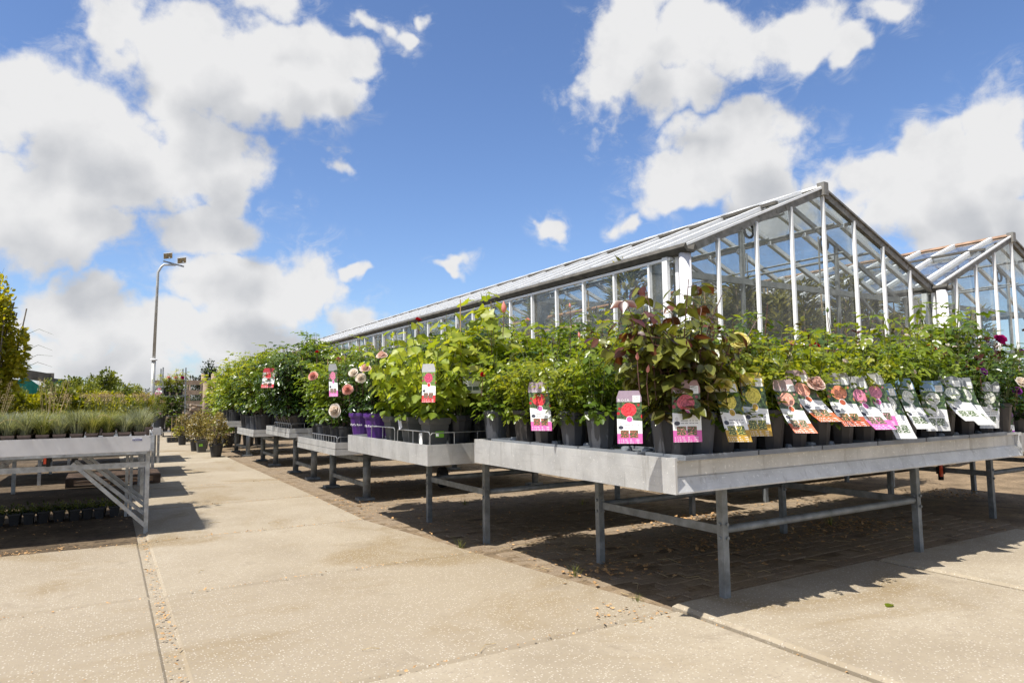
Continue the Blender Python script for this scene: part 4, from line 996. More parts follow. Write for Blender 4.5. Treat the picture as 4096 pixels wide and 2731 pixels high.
# rows behind, filling the near bench
LB = {'green': 'green-leaved potted rose in the crowded middle of the long near bench', 'lime': 'lime-leaved potted rose in the crowded middle of the long near bench', 'deep': 'dark glossy potted rose in the crowded middle of the long near bench'}
inner = []
for j, y in enumerate(np.arange(2.95, 4.75, .225)):
    for i, x in enumerate(np.arange(3.05 if j else 2.82, 6.08, .225)):
        if x > 3.5 and j in (2, 4, 6): continue
        r_ = U(0, 1); kd = 'green' if r_ < .48 else ('lime' if r_ < .66 - .05 * (x - 3) else 'deep')
        if x > 5.5: kd = 'deep' if r_ < .6 else 'green'
        inner.append((rosepot((x + U(-.03, .03), y + U(-.03, .03), ZT - .02), LB[kd], kd, 'hex', 'brownpot', RB[rnd.randrange(5)], group=kd + ' roses filling the near bench', sc=U(.82, 1.2) + .025 * j, shoots=1 if U(0, 1) < .30 else 0), x, y))
def nearest(x, y): return min(inner + [(r, r.location[0], r.location[1]) for r in list(fr.values()) + list(ed.values()) + hroots], key=lambda q_: (q_[1] - x) ** 2 + (q_[2] - y) ** 2)[0]
# grey shuttle trays under the edge pots
def tray(loc, rz, lb):
    m_ = MB(); m_.box((0, 0, .008), (.54, .30, .012))
    for sx_, sy_, dx_, dy_ in ((0, .145, .54, .012), (0, -.145, .54, .012), (.265, 0, .012, .276), (-.265, 0, .012, .276)): m_.box((sx_, sy_, .021), (dx_, dy_, .014))
    for xx in (-.18, 0, .18): m_.lathe([(.035, .014), (.03, .034), (.02, .038), (.001, .038)], 10, (xx, 0, 0))
    o = m_.build('shuttle_tray', M['trayg'], None, False, loc, (0, 0, rz)); tag(o, lb, 'tray', 'grey trays on the near bench')
for k_ in range(6): tray((2.80 + k_ * .552, 2.715, ZT - .018), 0, 'grey plastic shuttle tray along the front edge of the near bench')
for k_ in range(3): tray((2.645, 3.16 + k_ * .555, ZT - .018), math.pi / 2, 'grey plastic shuttle tray along the path-side edge of the near bench')

# blooms on the near bench (photo pixel, plane y, colour, radius, variant)
for px, py, y, c, r, v in ((2955, 1368, 2.74, 'p_yellow', .052, 2), (2862, 1440, 2.76, 'p_yellow', 0.033, 0), (2880, 1408, 2.78, 'p_white', .034, 1), (2835, 1560, 2.67, 'p_yellow', 0.027, 1), (2905, 1540, 2.67, 'p_yellow', 0.031, 0), (2960, 1490, 2.69, 'p_yellow', 0.029, 1), (2840, 1500, 2.71, 'p_yellow', 0.027, 0),
                           (3258, 1544, 2.63, 'p_pink', .052, 2), (3255, 1392, 3.17, 'p_red', .040, 0), (3166, 1380, 3.04, 'p_rose', .026, 1), (3720, 1398, 3.13, 'p_red', .042, 1), (3668, 1355, 3.22, 'p_white', .05, 0), (3690, 1345, 3.31, 'p_white', .045, 1),
                           (3788, 1385, 3.04, 'p_white', .022, 1), (3818, 1395, 3.04, 'p_cream', .024, 1), (3990, 1366, 2.94, 'p_mag', .055, 0), (4012, 1362, 2.99, 'p_mag', .03, 1), (3946, 1366, 3.04, 'p_violet', .02, 1), (3930, 1488, 2.67, 'p_violet', .028, 0), (4085, 1412, 2.94, 'p_violet', .03, 1), (4078, 1535, 2.62, 'p_cream', .05, 0), (4065, 1565, 2.76, 'p_violet', .035, 0),
                           (3470, 1372, 3.04, 'p_cream', .03, 1), (3490, 1330, 3.31, 'p_white', .03, 0), (3378, 1450, 2.76, 'p_cream', .022, 1), (3650, 1490, 2.71, 'p_cream', .022, 1), (3152, 1420, 2.85, 'p_cream', .018, 1), (3625, 1345, 3.13, 'p_cream', .02, 1), (1930, 1500, 4.51, 'p_red', .02, 1), (3080, 1405, 3.04, 'p_red', .016, 1)):
    y -= .10; p = zat(px, py, y); bloom(nearest(p[0], y + .1), tuple(p), c, r, v, (U(-.6, .1), -.6, U(.3, .9)))
for px, py, y in ((3310, 1250, 3.31), (3340, 1290, 3.22), (3385, 1310, 3.13), (3680, 1275, 3.31), (3650, 1320, 3.22), (3690, 1290, 3.31), (2280, 1230, 4.05), (2318, 1350, 3.96), (3300, 1330, 3.22), (3250, 1440, 2.85), (2550, 1440, 2.71), (2590, 1490, 2.69), (2615, 1470, 2.69)):
    p = zat(px, py, y); bloom(nearest(p[0], y), tuple(p), 'p_rose' if px < 2700 else 'green', U(.8, 1.1), 0, (U(-.2, .2), U(-.2, .2), 1), 'bud')
p = zat(2015, 1250, 4.23); bloom(nearest(2.86, 4.6), tuple(p), 'p_rose', 1.9, 0, (0, 0, 1), 'bud')

# bench behind the end of the near bench
for j, y in enumerate(np.arange(3.15, 4.75, .3)):
    for x in np.arange(6.42, 8.1, .3):
        rosepot((x, y, .79), 'dark-leaved potted rose on the bench past the end of the near bench', 'deep' if U(0, 1) < .6 else 'green', 'hex', 'brownpot', RB[rnd.randrange(5)], group='roses past the end of the near bench', sc=U(1.0, 1.3), shoots=1 if U(0, 1) < .2 else 0)
vr = rosepot((6.42, 3.02, .80), 'potted rose with small violet label past the end of the near bench', 'deep', 'round', 'black', RB[3], sc=1.2)
label(vr, tuple(zat(4025, 1648, 2.88)), .11, .19, 'violet', Fc_, curl=0.03, words=False)
tl = rosepot((6.30, 3.20, .84), 'tall leafy rose rising above all others past the end of the near bench', 'green', 'tall', 'black', RB[3], sc=1.5, shoots=1)
tag(inst('tall_growth', CR[0][0], tl, (0, 0, .22), sc=.85, mat=M['green']), kind='stuff')
for y in (5.45, 5.85):
    for x in np.arange(5.95, 9.3, .36): rosepot((x, y, .77), 'potted rose in front of the greenhouse gable', 'green' if U(0, 1) < .6 else 'lime', 'hex', 'brownpot', RB[rnd.randrange(5)], group='roses in front of the gable', sc=U(1.1, 1.35))

# ------------------------------------------------------------------ second bench: raspberries, purple pots, vines
rb = []
for k_, (px, lb) in enumerate(((1585, 'raspberry plant in a grey square pot, next to the purple pots'), (1655, 'raspberry plant in a grey square pot with a white price tag hanging from the rail'), (1740, 'raspberry plant in a grey square pot with a bright green sticker'))):
    p = xplane(px, 1790, 2.35); r = potted('potted_raspberry', lb, 'potted raspberry', 'raspberries in grey square pots', (2.35, p[1], .81), 'sq', 'greypot', rz=.0, psc=1.0); rb.append(r)
    leafy(r, .235, (.62, .80, .78)[k_], .28, 7, 12, .098, RASPL, 'rasp', None, 'stem', 3, .05, 80 + k_, .45, bias=(-.04, -.03))
z0 = .79
MB().add if False else None
def sticker(root, c, w, h, n, mat, nm, txt=None, tsize=.02, tmat='ink_white'):
    """flat sticker at local c facing n (horizontal)"""
    n = nz((n[0], n[1], 0)); s_ = np.array([-n[1], n[0], 0]); up = np.array([0, 0, 1.0]); c = np.array(c, float)
    q4 = [c - s_ * w / 2 - up * h / 2, c + s_ * w / 2 - up * h / 2, c + s_ * w / 2 + up * h / 2, c - s_ * w / 2 + up * h / 2]
    o = MB().prism(q4, (0, 0, 0), n * .0012).build(nm, M[mat], root)
    if txt:
        vs, fs = text_mesh(txt, tsize); m_ = MB(); m_.add([tuple(c + s_ * x + up * y + n * .0020) for x, y, z in vs], fs); m_.build('lettering', M[tmat], o)
    return o
sticker(rb[2], (.0, -.095, .10), .075, .05, (0, -1), 'stickergreen', 'pot_sticker')
sticker(rb[2], (-.022, -.0975, .10), .024, .03, (0, -1), 'ink_white', 'pot_sticker')
pt_ = MB(); pr = xplane(1683, 1755, 2.225); pt = empty('price_tag', tuple(pr)); tag(pt, 'small white price tag hanging from the wire rail before the raspberries', 'tag')
pt_.prism([(0, -.035, -.04), (0, .03, -.045), (0, .035, .045), (0, -.028, .05)], (0, 0, 0), (-.001, 0, 0)).build('card', M['ink_white'], pt)
MB().tube([(0, 0, .048), (.006, 0, .075)], .0012, 4).build('cord', M['rubber'], pt)
pr = xplane(1600, 1685, 2.22); pt2 = empty('price_tag', tuple(pr)); tag(pt2, 'cream price tag tilted against the purple pots', 'tag')
MB().prism([(0, -.05, -.05), (0, .015, -.075), (0, .06, .04), (0, -.01, .065)], (0, 0, 0), (-.001, 0, 0)).build('card', M['stickerwhite'], pt2)
# purple pots with script lettering
pp = []
for k_, (px, x) in enumerate(((1445, 2.38), (1505, 2.38), (1545, 2.62))):
    p = xplane(px, 1760, x); r = potted('potted_rose', ['dark rose in a purple pot at the rail, far one of the pair', 'dark rose in a lettered purple pot at the rail, beside the raspberries', 'dark rose in a purple pot standing behind the lettered one'][k_], 'potted rose', 'roses in purple pots', (x, p[1], .81), 'ribbed', 'purple', CR[k_][0], 'deep', CR[k_][1], sc=.72, fsc=.72, rz=0.0); pp.append(r)
for r in pp[:2]:
    vs, fs = text_mesh('OP& Parfum', .034); m_ = MB(); rr = .111
    m_.add([(-(rr + .005) * math.cos(x / rr + .55), -(rr + .005) * math.sin(x / rr + .55), .125 + y) for x, y, z in vs], fs); m_.build('lettering', M['ink_white'], r)
# vine plants at the front edge
for k_, (px, py, y) in enumerate(((1835, 1740, 5.30), (1960, 1740, 5.30))):
    p = zat(px, 1770, y); r = potted('potted_vine', ['grape vine with a picture card of grapes in a round dark pot', 'grape vine climbing a cane at the end of its bench, brown shoot tip'][k_], 'potted vine', 'grape vines', (p[0], y, .81), 'ribbed', 'black', rz=0.0)
    leafy(r, .25, (.95, 1.10)[k_], .20, 5, 13, .13, GRAPEL, 'grape', None, 'stem', 1, .15, 90 + k_, .5)
    MB().tube([(0.02, 0, .2), (.03, .01, 1.25)], .005, 6).build('support_cane', M['bamboo'], r)
    if k_ == 0: gv = r
LM['grapes'] = labelmat('label grapes', (.60, .58, .12), (.10, .10, .22), (.35, .40, .10), (.70, .70, .66)); LM['berries'] = labelmat('label berries', (.55, .55, .55), (.55, .04, .12), (.20, .30, .05), (.55, .03, .03))
label(gv, tuple(zat(1890, 1462, 5.16)), .165, .235, 'grapes', (-.3, -.95), curl=0.02, words=False); label(rb[2], tuple(xplane(1713, 1455, 2.17)), .12, .31, 'berries', (-.8, -.6), curl=0.11, lean=.06, words=False)
# rest of the second bench
for y in np.arange(5.40, 7.1, .33):
    for x in np.arange(2.80, 4.4, .33):
        kd = 'green' if U(0, 1) < .6 else ('deep' if U(0, 1) < .6 else 'lime')
        rosepot((x + U(-.04, .04), y + U(-.04, .04), .785), {'green': 'green', 'deep': 'dark', 'lime': 'lime'}[kd] + '-leaved tall rose behind the raspberries on the second bench', kd, 'hex', 'black', CR[rnd.randrange(3)], group=kd + ' tall roses on the second bench', sc=U(.74, .95))
# tall climbing roses on the benches beyond
def fill(x0, x1, y0, y1, step, z, lb, grp, mats, pots, scl, extra=None):
    out = []
    for j, y in enumerate(np.arange(y0, y1, step)):
        for i, x in enumerate(np.arange(x0, x1, step)):
            kd = rnd.choice(mats); pt_, pmx = rnd.choice(pots)
            r = rosepot((x + U(-.03, .03), y + U(-.03, .03), z), {'green': 'green', 'deep': 'dark glossy', 'lime': 'lime', 'hedge': 'dull green', 'grape': 'broad light'}[kd] + '-leaved ' + lb, kd, pt_, pmx, CR[rnd.randrange(3)], group=kd + ' ' + grp, sc=U(*scl))
            MB().tube([(.03, .02, .15), (.05, .02, .15 + U(.75, 1.1) * scl[1])], .005, 5).build('support_cane', M['bamboo'], r); out.append(r)
    return out
b3 = fill(2.50, 3.3, 8.22, 9.7, .31, .67, 'tall rose on the low bench beyond the purple pots', 'roses on the third bench', ['green', 'deep', 'green', 'lime'], [('hex', 'anthra'), ('round', 'black')], (.82, 1.0))
b4 = fill(2.50, 3.3, 10.6, 12.0, .33, .76, 'tall rose on the bench with the leaning pots', 'roses on the fourth bench', ['deep', 'deep', 'green'], [('hex', 'black'), ('tall', 'black')], (.98, 1.15))
b5 = fill(2.48, 3.3, 13.35, 14.9, .36, .65, 'tall climber on the low bench with the large dark pot', 'climbers on the fifth bench', ['green', 'lime', 'deep'], [('tall', 'anthra'), ('big', 'black')], (1.0, 1.2))
b6 = fill(2.48, 3.3, 16.4, 18.0, .40, .74, 'climber in a black pot on the farthest bench', 'climbers on the sixth bench', ['green', 'grape', 'lime'], [('tall', 'black'), ('tall', 'black')], (1.0, 1.15))
# row of pots leaning against the rail of the fourth bench
for k_ in range(6):
    y = 10.55 + k_ * .17
    r = potted('potted_rose', 'slim potted rose leaning back against the wire rail of its bench', 'potted rose', 'leaning pots on the fourth bench', (2.47, y, .77), 'hex', 'brownpot', CR[k_ % 3][0], 'deep', CR[k_ % 3][1], sc=.95, rz=0.0, tilt=(0, -.22))
# pots in a row on the third bench edge
def near_of(lst, x, y): return min(lst, key=lambda r: (r.location[0] - x) ** 2 + (r.location[1] - y) ** 2)
for px, py, y, c, r, v, f in ((1348, 1642, 7.95, 'p_cream', .085, 0, (-.8, -.5, .1)), (1255, 1506, 8.05, 'p_rose', .055, 2, (-.6, -.6, .4)), (1418, 1498, 6.15, 'p_cream', .052, 1, (-.5, -.5, .5)), (1462, 1478, 6.15, 'p_pink', .048, 2, (-.3, -.5, .7)), (1445, 1515, 6.1, 'p_cream', .050, 0, (-.4, -.6, .3)), (1528, 1428, 6.0, 'p_pink', .048, 2, (-.3, -.4, .9)),
                              (1392, 1558, 6.6, 'p_rose', .05, 2, (-.5, -.7, .1)), (1268, 1412, 8.8, 'p_red', .03, 1, (0, 0, 1)), (1355, 1440, 8.9, 'p_mag', .035, 0, (-.3, -.4, .8)), (1675, 1285, 6.4, 'p_red', .03, 1, (0, 0, 1)), (2110, 1285, 6.0, 'p_rose', .03, 1, (0, 0, 1)), (1670, 1280, 6.2, 'p_red', .025, 1, (-.2, -.2, 1))):
    p = zat(px, py, y); cands = b3 + pp + rb; bloom(near_of(cands, p[0], p[1]), tuple(p), c, r, v, f)
LM['tagred'] = labelmat('label bright red', (.60, .05, .06), (.70, .03, .04), (.6, .6, .58), (.60, .04, .05))
label(b4[0], tuple(zat(1078, 1472, 10.52)), .18, .30, 'tagred', (-.5, -.85), lean=-.05, words=False); label(b3[0], tuple(zat(1330, 1455, 8.05)), .10, .40, 'rose', (-.4, -.9), lean=.06, words=False)
# black frame rising over the farthest bench
fr_ = empty('hanging_rail', (2.55, 17.2, .77)); tag(fr_, 'thin black metal rail on posts above the climbers on the farthest bench', 'rail')
zz_ = zat(920, 1453, 17.2)[2] - .77
MB().tube([(0, 0, 0), (0, 0, zz_ - .08), (.05, 0, zz_), (1.5, 0, zz_), (1.55, 0, zz_ - .08), (1.55, 0, 0)], .018, 8).build('frame_tube', M['rubber'], fr_)
for xx in (.3, .7, 1.1): MB().tube([(xx, 0, zz_), (xx, 0, zz_ - .4)], .008, 6).build('hook', M['rubber'], fr_)

# ------------------------------------------------------------------ plants under glass
def laurel(nm, seed, h):
    rnd.seed(seed); lv = Leaves()
    for _ in range(1100):
        z = U(.05, 1) * h; a = U(0, 6.28); r = .34 * (1 - .55 * (z / h) ** 2) * U(.15, 1); p = (r * math.cos(a), r * math.sin(a), z)
        lv.add(p, jit((math.cos(a), math.sin(a), U(.2, 1.1)), .4), jit((0, 0, 1), .6), U(.11, .20), U(.05, .9))
    return lv.mesh(nm, T_LONG)
LAU = [laurel('laurel_a', 1, 2.45), laurel('laurel_b', 2, 2.65), laurel('laurel_c', 3, 2.25)]
CANE = MB().tube([(0, 0, 0), (.02, .01, 2.75)], .011, 6).mesh('bamboo_cane', M['bamboo']); rnd.seed(77)
def laurels(us, vs_, lb, grp):
    for v in vs_:
        for u in us:
            p = GP(u + U(-.1, .1), v + U(-.1, .1), 0)
            r = potted('laurel_plant', lb, 'potted shrub', grp, p, 'big', 'black', LAU[rnd.randrange(3)], 'inside', sc=U(.85, 1.12))
            inst('bamboo_cane', CANE, r, (.05, 0, .1), (U(-.05, .05), U(-.05, .05), 0), U(.85, 1.1))
laurels(np.arange(.55, 6.2, .56), (.85, 1.6, 2.4), 'tall evergreen on a bamboo cane behind the gable glass', 'evergreens behind the gable glass')
laurels((.75, 1.6), np.arange(3.6, 13, .75), 'tall evergreen on a bamboo cane behind the glazed side wall', 'evergreens behind the side wall')
laurels(np.arange(GW + .6, GW + 4.5, .65), (.9, 1.9), 'tall evergreen behind the glass of the rusty-ridged bay', 'evergreens in the rusty-ridged bay')
laurels(np.arange(2.2, 6.2, 1.0), (4.2, 6.0, 8.0), 'tall evergreen deep inside the greenhouse', 'evergreens deep in the greenhouse')

# ------------------------------------------------------------------ left bench with ornamental grasses
rnd.seed(9)
lx1, ly0, lz, lh = .353, 7.06, .904, .14
LR = empty('plant_bench', (lx1, ly0, 0), -.035); tag(LR, 'aluminium bench of ornamental grasses on slanting braces, left of the path', 'bench')
MB().box((-1.25, .006, lz - lh / 2), (2.5, .012, lh)).build('front_panel', M['alu_plain'], LR)
MB().box((.008, .95, lz - lh / 2), (.014, 1.86, lh)).build('end_panel', M['alu_plain'], LR)
MB().box((.010, -.004, lz - lh / 2), (.03, .022, lh + .002)).build('corner_profile', M['galv'], LR)
MB().box((-1.26, 1.89, lz - lh / 2), (2.5, .012, lh)).build('back_panel', M['alu_plain'], LR)
MB().box((-1.26, .95, lz - .06), (2.46, 1.84, .02)).build('bench_floor', M['trayg'], LR)
MB().box((-1.26, .03, lz - lh - .012), (2.46, .04, .022)).build('under_frame', M['galv'], LR); MB().box((-1.26, 1.84, lz - lh - .012), (2.46, .04, .022)).build('under_frame', M['galv'], LR)
for yy in (.30, .62, 1.30, 1.75):
    MB().bar((-.02, yy, -.06 + .04), (-.02, yy, lz - lh - .02), .036, .036).build('leg', M['galv'], LR) if yy in (.30, 1.75) else None
    MB().bar((-.03, yy, .06 if yy == .30 else .12), (-.62, yy, lz - lh - .10), .032, .032).build('brace', M['galv'], LR)
    MB().bar((-1.35 + .1, yy, .62), (-1.95, yy, .02), .032, .032).build('brace', M['galv'], LR)
MB().bar((.0, .30, .625), (-2.5, .30, .625), .03, .05).build('rail', M['galv'], LR); MB().bar((.0, 1.75, .635), (-2.5, 1.75, .635), .03, .05).build('rail', M['galv'], LR)
for xx in (-.16, -.20): MB().bar((xx, 1.45, -.02), (xx, 1.45, lz - lh - .02), .03, .03).build('leg', M['galv'], LR)
MB().bar((-.02, .4, .25), (-.02, 1.7, .60), .03, .03).build('brace', M['galv'], LR)
sticker(LR, (-.112, -.0005, lz - .022), .075, .012, (0, -1), 'stickerwhite', 'maker_sticker', 'WABEKA', .009, 'ink_dark')
sticker(LR, (-.112, -.0005, lz - .036), .075, .014, (0, -1), 'stickerblue', 'maker_sticker', 'www.wabeka.nl', .0105)
for zz in (lz - .012, lz - lh + .012): MB().tube([(-.012, -.004, zz), (-.012, .002, zz)], .005, 8).build('rivet', M['galv'], LR)
valve(tuple(np.array(zat(195, 1815, 7.30))), 'orange-levered black valve under the grass bench', .55)
TF = [tuft('fescue_a', 230, .20, .17, .0024, 1, .5), tuft('fescue_b', 220, .16, .18, .0024, 2, .45), tuft('fescue_c', 210, .24, .15, .0024, 3, .55)]
TG = [tuft('sedge_a', 130, .22, .15, .0026, 4, .55), tuft('sedge_b', 130, .26, .16, .0026, 5, .6)]
def sqpot(): 
    m_ = MB(); m_.lathe([(.040, -.09), (.058, -.012), (.066, -.010), (.068, .012), (.060, .012), (.058, -.004), (.001, -.006)], 4); return m_.mesh('square_grass_pot', M['taupe'])
SQ = sqpot(); rnd.seed(12)
def grass(x, y, z, lb, grp, tf, mat, sc=1.0):
    r = empty('potted_fescue' if 'fescue' in lb else 'potted_sedge', (x, y, z), U(-.05, .05)); tag(r, lb, 'potted grass', grp)
    inst('pot', SQ, r); tag(inst('blades', tf, r, (0, 0, 0), (U(-.08, .08), U(-.08, .08), U(0, 6)), sc, M[mat]), kind='stuff'); return r
for j in range(9):
    for i in range(11):
        x = lx1 - .09 - i * .123 + U(-.006, .006); y = ly0 + .085 + j * .125 - (x - lx1) * .035
        if j < 5: grass(x, y, lz + .022, 'blue-grey fescue tuft in a taupe square pot at the bench edge' if j == 0 else 'blue-grey fescue tuft in a row behind the bench edge', 'front row of fescue' if j == 0 else 'fescue rows behind', rnd.choice(TF), 'blue' if U(0, 1) < .62 else 'grassg', U(.9, 1.35))
        else: grass(x, y, lz + .022, 'green sedge tuft towards the back of the grass bench', 'sedge on the grass bench', rnd.choice(TG), 'grassg', U(.85, 1.1))
arc = empty('dry_stalks', (lx1 - .55, ly0 + .12, lz + .03)); tag(arc, 'pale dry stalks arching over the blue-grey fescue', 'stalks')
for k_, (a, b, h_) in enumerate(((-.62, -.40, .14), (-.30, -.12, .13), (.05, .28, .16), (-.1, .1, .10))):
    MB().tube([(a + (b - a) * t, 0, h_ * math.sin(math.pi * (.15 + .7 * t))) for t in np.linspace(0, 1, 7)], .003, 5, False).build('stalk', M['straw'], arc)
# second and third bench behind, carrying taller perennials
def plainbench(lb, x1, y0, y1, z):
    r = empty('plant_bench', (x1, y0, 0), -.02); tag(r, lb, 'bench', 'benches behind the grass bench'); w, d = 2.6, y1 - y0
    for c, dm in (((-w / 2, 0), (w, .014)), ((-w / 2, d), (w, .014)), ((.0, d / 2), (.014, d - .02))): MB().box((c[0], c[1], z - .06), (dm[0], dm[1], .12)).build('side_panel', M['alu_plain'], r)
    MB().box((-w / 2, d / 2, z - .06), (w - .04, d - .04, .03)).build('bench_floor', M['trayg'], r)
    for xx in (-.1, -1.6):
        for yy in (.1, d - .1): MB().bar((xx, yy, -.02), (xx, yy, z - .12), .045, .045).build('leg', M['galv'], r)
    for yy in (.1, d - .1): MB().bar((-.1, yy, z - .22), (-2.5, yy, z - .22), .03, .05).build('rail', M['galv'], r)
    return r
plainbench('bench of yellow-green perennials behind the grass bench', .50, 9.75, 11.6, .85); plainbench('bench of shrubs beyond the yellow-green perennials', .75, 12.4, 14.4, .80); plainbench('bench farthest back on the left of the path', 1.0, 15.4, 17.4, .80)
YG = [bushy('perennial_a', 420, (.22, .22, .30), .05, T_OVAL, 10, 1, .5), bushy('perennial_b', 420, (.24, .22, .26), .045, T_OVAL, 10, 2, .55)]
SHR = [bushy('shrub_a', 2600, (.42, .42, .85), .060, T_DIA, 30, 3, .58), bushy('shrub_b', 2600, (.40, .45, .75), .058, T_DIA, 30, 4, .6), bushy('shrub_c', 2200, (.38, .38, .95), .065, T_DIA, 26, 5, .55)]
rnd.seed(13)
for y in (9.95, 10.35, 10.75, 11.2):
    for x in np.arange(-1.35, .45, .30):
        potted('potted_perennial', 'yellow-green leafy perennial behind the grass bench', 'potted perennial', 'yellow-green perennials', (x + U(-.05, .05), y, .83), 'round', 'black', rnd.choice(YG)[0], 'yellowg' if x < -.1 or U(0, 1) < .4 else 'hedge', sc=U(1.0, 1.25))
# dried flower heads and flowering grasses on the back half of the grass bench
def heads(nm, n, h, seed, sz):
    rnd.seed(seed); lv = Leaves(); st = MB()
    for _ in range(n):
        a = U(0, 6.28); r = U(.02, .16); hh = h * U(.75, 1.05); p = np.array((r * math.cos(a), r * math.sin(a), hh)); st.tube([(r * .3 * math.cos(a), r * .3 * math.sin(a), 0), p], .0018, 4, False)
        for _ in range(16): lv.add(jit(p + (0, 0, .004), .022) * np.array((1, 1, 1)), jit((0, 0, .3), 1), jit((0, 0, 1), .5), sz * U(.7, 1.2), U(.2, .9))
    return lv.mesh(nm, T_DIA), st.mesh(nm + '_stems', M['stem'])
def plumes(nm, n, h, seed):
    rnd.seed(seed); lv = Leaves(); st = MB()
    for _ in range(n):
        a = U(0, 6.28); r = U(.02, .18); hh = h * U(.7, 1.05); top = np.array((r * math.cos(a), r * math.sin(a), hh)); bt = np.array((r * .3 * math.cos(a), r * .3 * math.sin(a), 0)); st.tube([bt, top], .0015, 4, False)
        for k_ in range(26):
            f = U(.62, 1.0); p = bt + (top - bt) * f; w = .035 * (1.05 - f) / .4 + .008; q_ = jit(p, w); lv.add(q_, jit((0, 0, 1), .9), jit((0, 1, 0), .6), .011, U(.4, 1))
    return lv.mesh(nm, T_DIA), st.mesh(nm + '_stems', M['straw'])
HD = heads('yarrow', 9, .36, 1, .018); PL = plumes('plume_grass', 5, .52, 2); rnd.seed(15)
for k_ in range(10):
    x = U(-.35, .42); y = U(8.55, 9.05); r = grass(x, y, lz + .02, 'sedge with dried tan flower heads at the back of the grass bench', 'dried flower heads', rnd.choice(TG), 'grassg', .9); tag(inst('flower_heads', HD[0], r, mat=M['seed']), kind='stuff'); inst('flower_stems', HD[1], r)
for k_ in range(6):
    x = U(-1.1, -.45); y = U(8.3, 9.05); r = grass(x, y, lz + .02, 'grass with feathery pale seed plumes at the back of the grass bench', 'feathery plume grasses', rnd.choice(TG), 'grassg', .95); tag(inst('seed_plumes', PL[0], r, mat=M['seed']), kind='stuff'); inst('plume_stems', PL[1], r)
# shrubs further back
for k_, (x, y, s_, mt, lb) in enumerate(((-.75, 12.9, 1.0, 'hedge', 'leafy'), (-.25, 12.8, 1.05, 'hedge', 'leafy'), (.25, 12.9, .85, 'hedge', 'leafy'), (.55, 13.4, .75, 'yellowg', 'yellowish'), (-.5, 13.7, 1.25, 'hedge', 'leafy'), (.0, 13.9, 1.2, 'hedge', 'leafy'), (.4, 14.1, 1.0, 'hedge', 'leafy'), (-.9, 15.9, 1.0, 'hedge', 'leafy'), (-.2, 15.8, 1.15, 'hedge', 'leafy'), (.4, 15.9, .95, 'hedge', 'leafy'), (.8, 16.2, .8, 'yellowg', 'yellowish'), (.1, 16.9, 1.1, 'hedge', 'leafy'), (.6, 17.0, .95, 'hedge', 'leafy'), (-1.2, 13.0, .9, 'hedge', 'leafy'), (.75, 12.8, .62, 'hedge', 'leafy'), (-.55, 16.8, 1.2, 'hedge', 'leafy'))):
    s_ *= .66 if x < .3 else .6
    potted('potted_shrub', lb + ' green shrub on the benches left of the path, behind the perennials', 'potted shrub', lb + ' shrubs left of the path', (x, y, .77), 'round', 'black', SHR[k_ % 3][0], mt, sc=s_)
# climber on canes at the far left
cl = empty('climber', (-1.12, 9.55, .80)); tag(cl, 'tall yellow-green climber on a fan of thin canes, left behind the grasses', 'climber')
inst('pot', POT['big'], cl, mat=M['black'])
me, _ = bushy('climber_leaves', 6500, (.36, .42, 1.45), .06, T_OVAL, 40, 8, .55); tag(inst('foliage', me, cl, (0, 0, .2), mat=M['vine']), kind='stuff'); rnd.seed(16)
for k_ in range(9): MB().tube([(U(-.12, .12), U(-.1, .1), .2), (U(-.30, .34), U(-.25, .25), U(1.30, 1.62))], .007, 6).build('cane', M['greywood'], cl)
for k_ in range(5):
    a = U(.9, 1.5); z = U(.5, 1.3); MB().tube([(.28, -.1, z), (.42, -.12, z + .08), (.56, -.12, z + U(-.06, .10))], [.003, .002, .001], 4, False).build('tendril', M['stem'], cl)
MB().tube([(.05, 0, 1.5), (.08, 0, 1.72), (.02, 0, 1.80), (.06, 0, 1.95)], [.004, .003, .002, .001], 5, False).build('tendril', M['stem'], cl)
# trays of young plants in the shade under the grass bench
YS = bushy('seedling', 90, (.08, .08, .10), .028, T_DIA, 6, 9, .4)[0]; rnd.seed(17)
for i in range(9):
    for j in range(2):
        b_ = zat(455 - i * 0, 2040, 9.0); r = potted('potted_seedling', 'small square pot with a young plant in the shade under the grass bench', 'potted seedling', 'seedlings under the bench', (.10 - i * .125 + U(-.012, .012), 8.55 + j * .135 + U(-.02, .02), -.008), 'sq', 'black', YS, 'hedge', psc=.50, sc=1.1)
        r.rotation_euler[2] = U(-.25, .25)
# pallets under the far benches, dark wood
def pallet(loc, lb):
    r = empty('wooden_pallet', loc); tag(r, lb, 'pallet', 'pallets left of the path')
    for k_ in range(5): MB().box((0, -.4 + k_ * .2, .13), (1.2, .10, .022)).build('deck_board', M['palletwood'], r)
    for k_ in range(3):
        for m_ in range(3): MB().box((-.55 + k_ * .55, -.38 + m_ * .38, .075), (.10, .10, .085)).build('block', M['palletwood'], r)
    for k_ in range(3): MB().box((0, -.38 + k_ * .38, .02), (1.2, .10, .022)).build('base_board', M['palletwood'], r)
pallet((.12, 12.05, 0), 'dark wooden pallet on the ground between the left-hand benches')

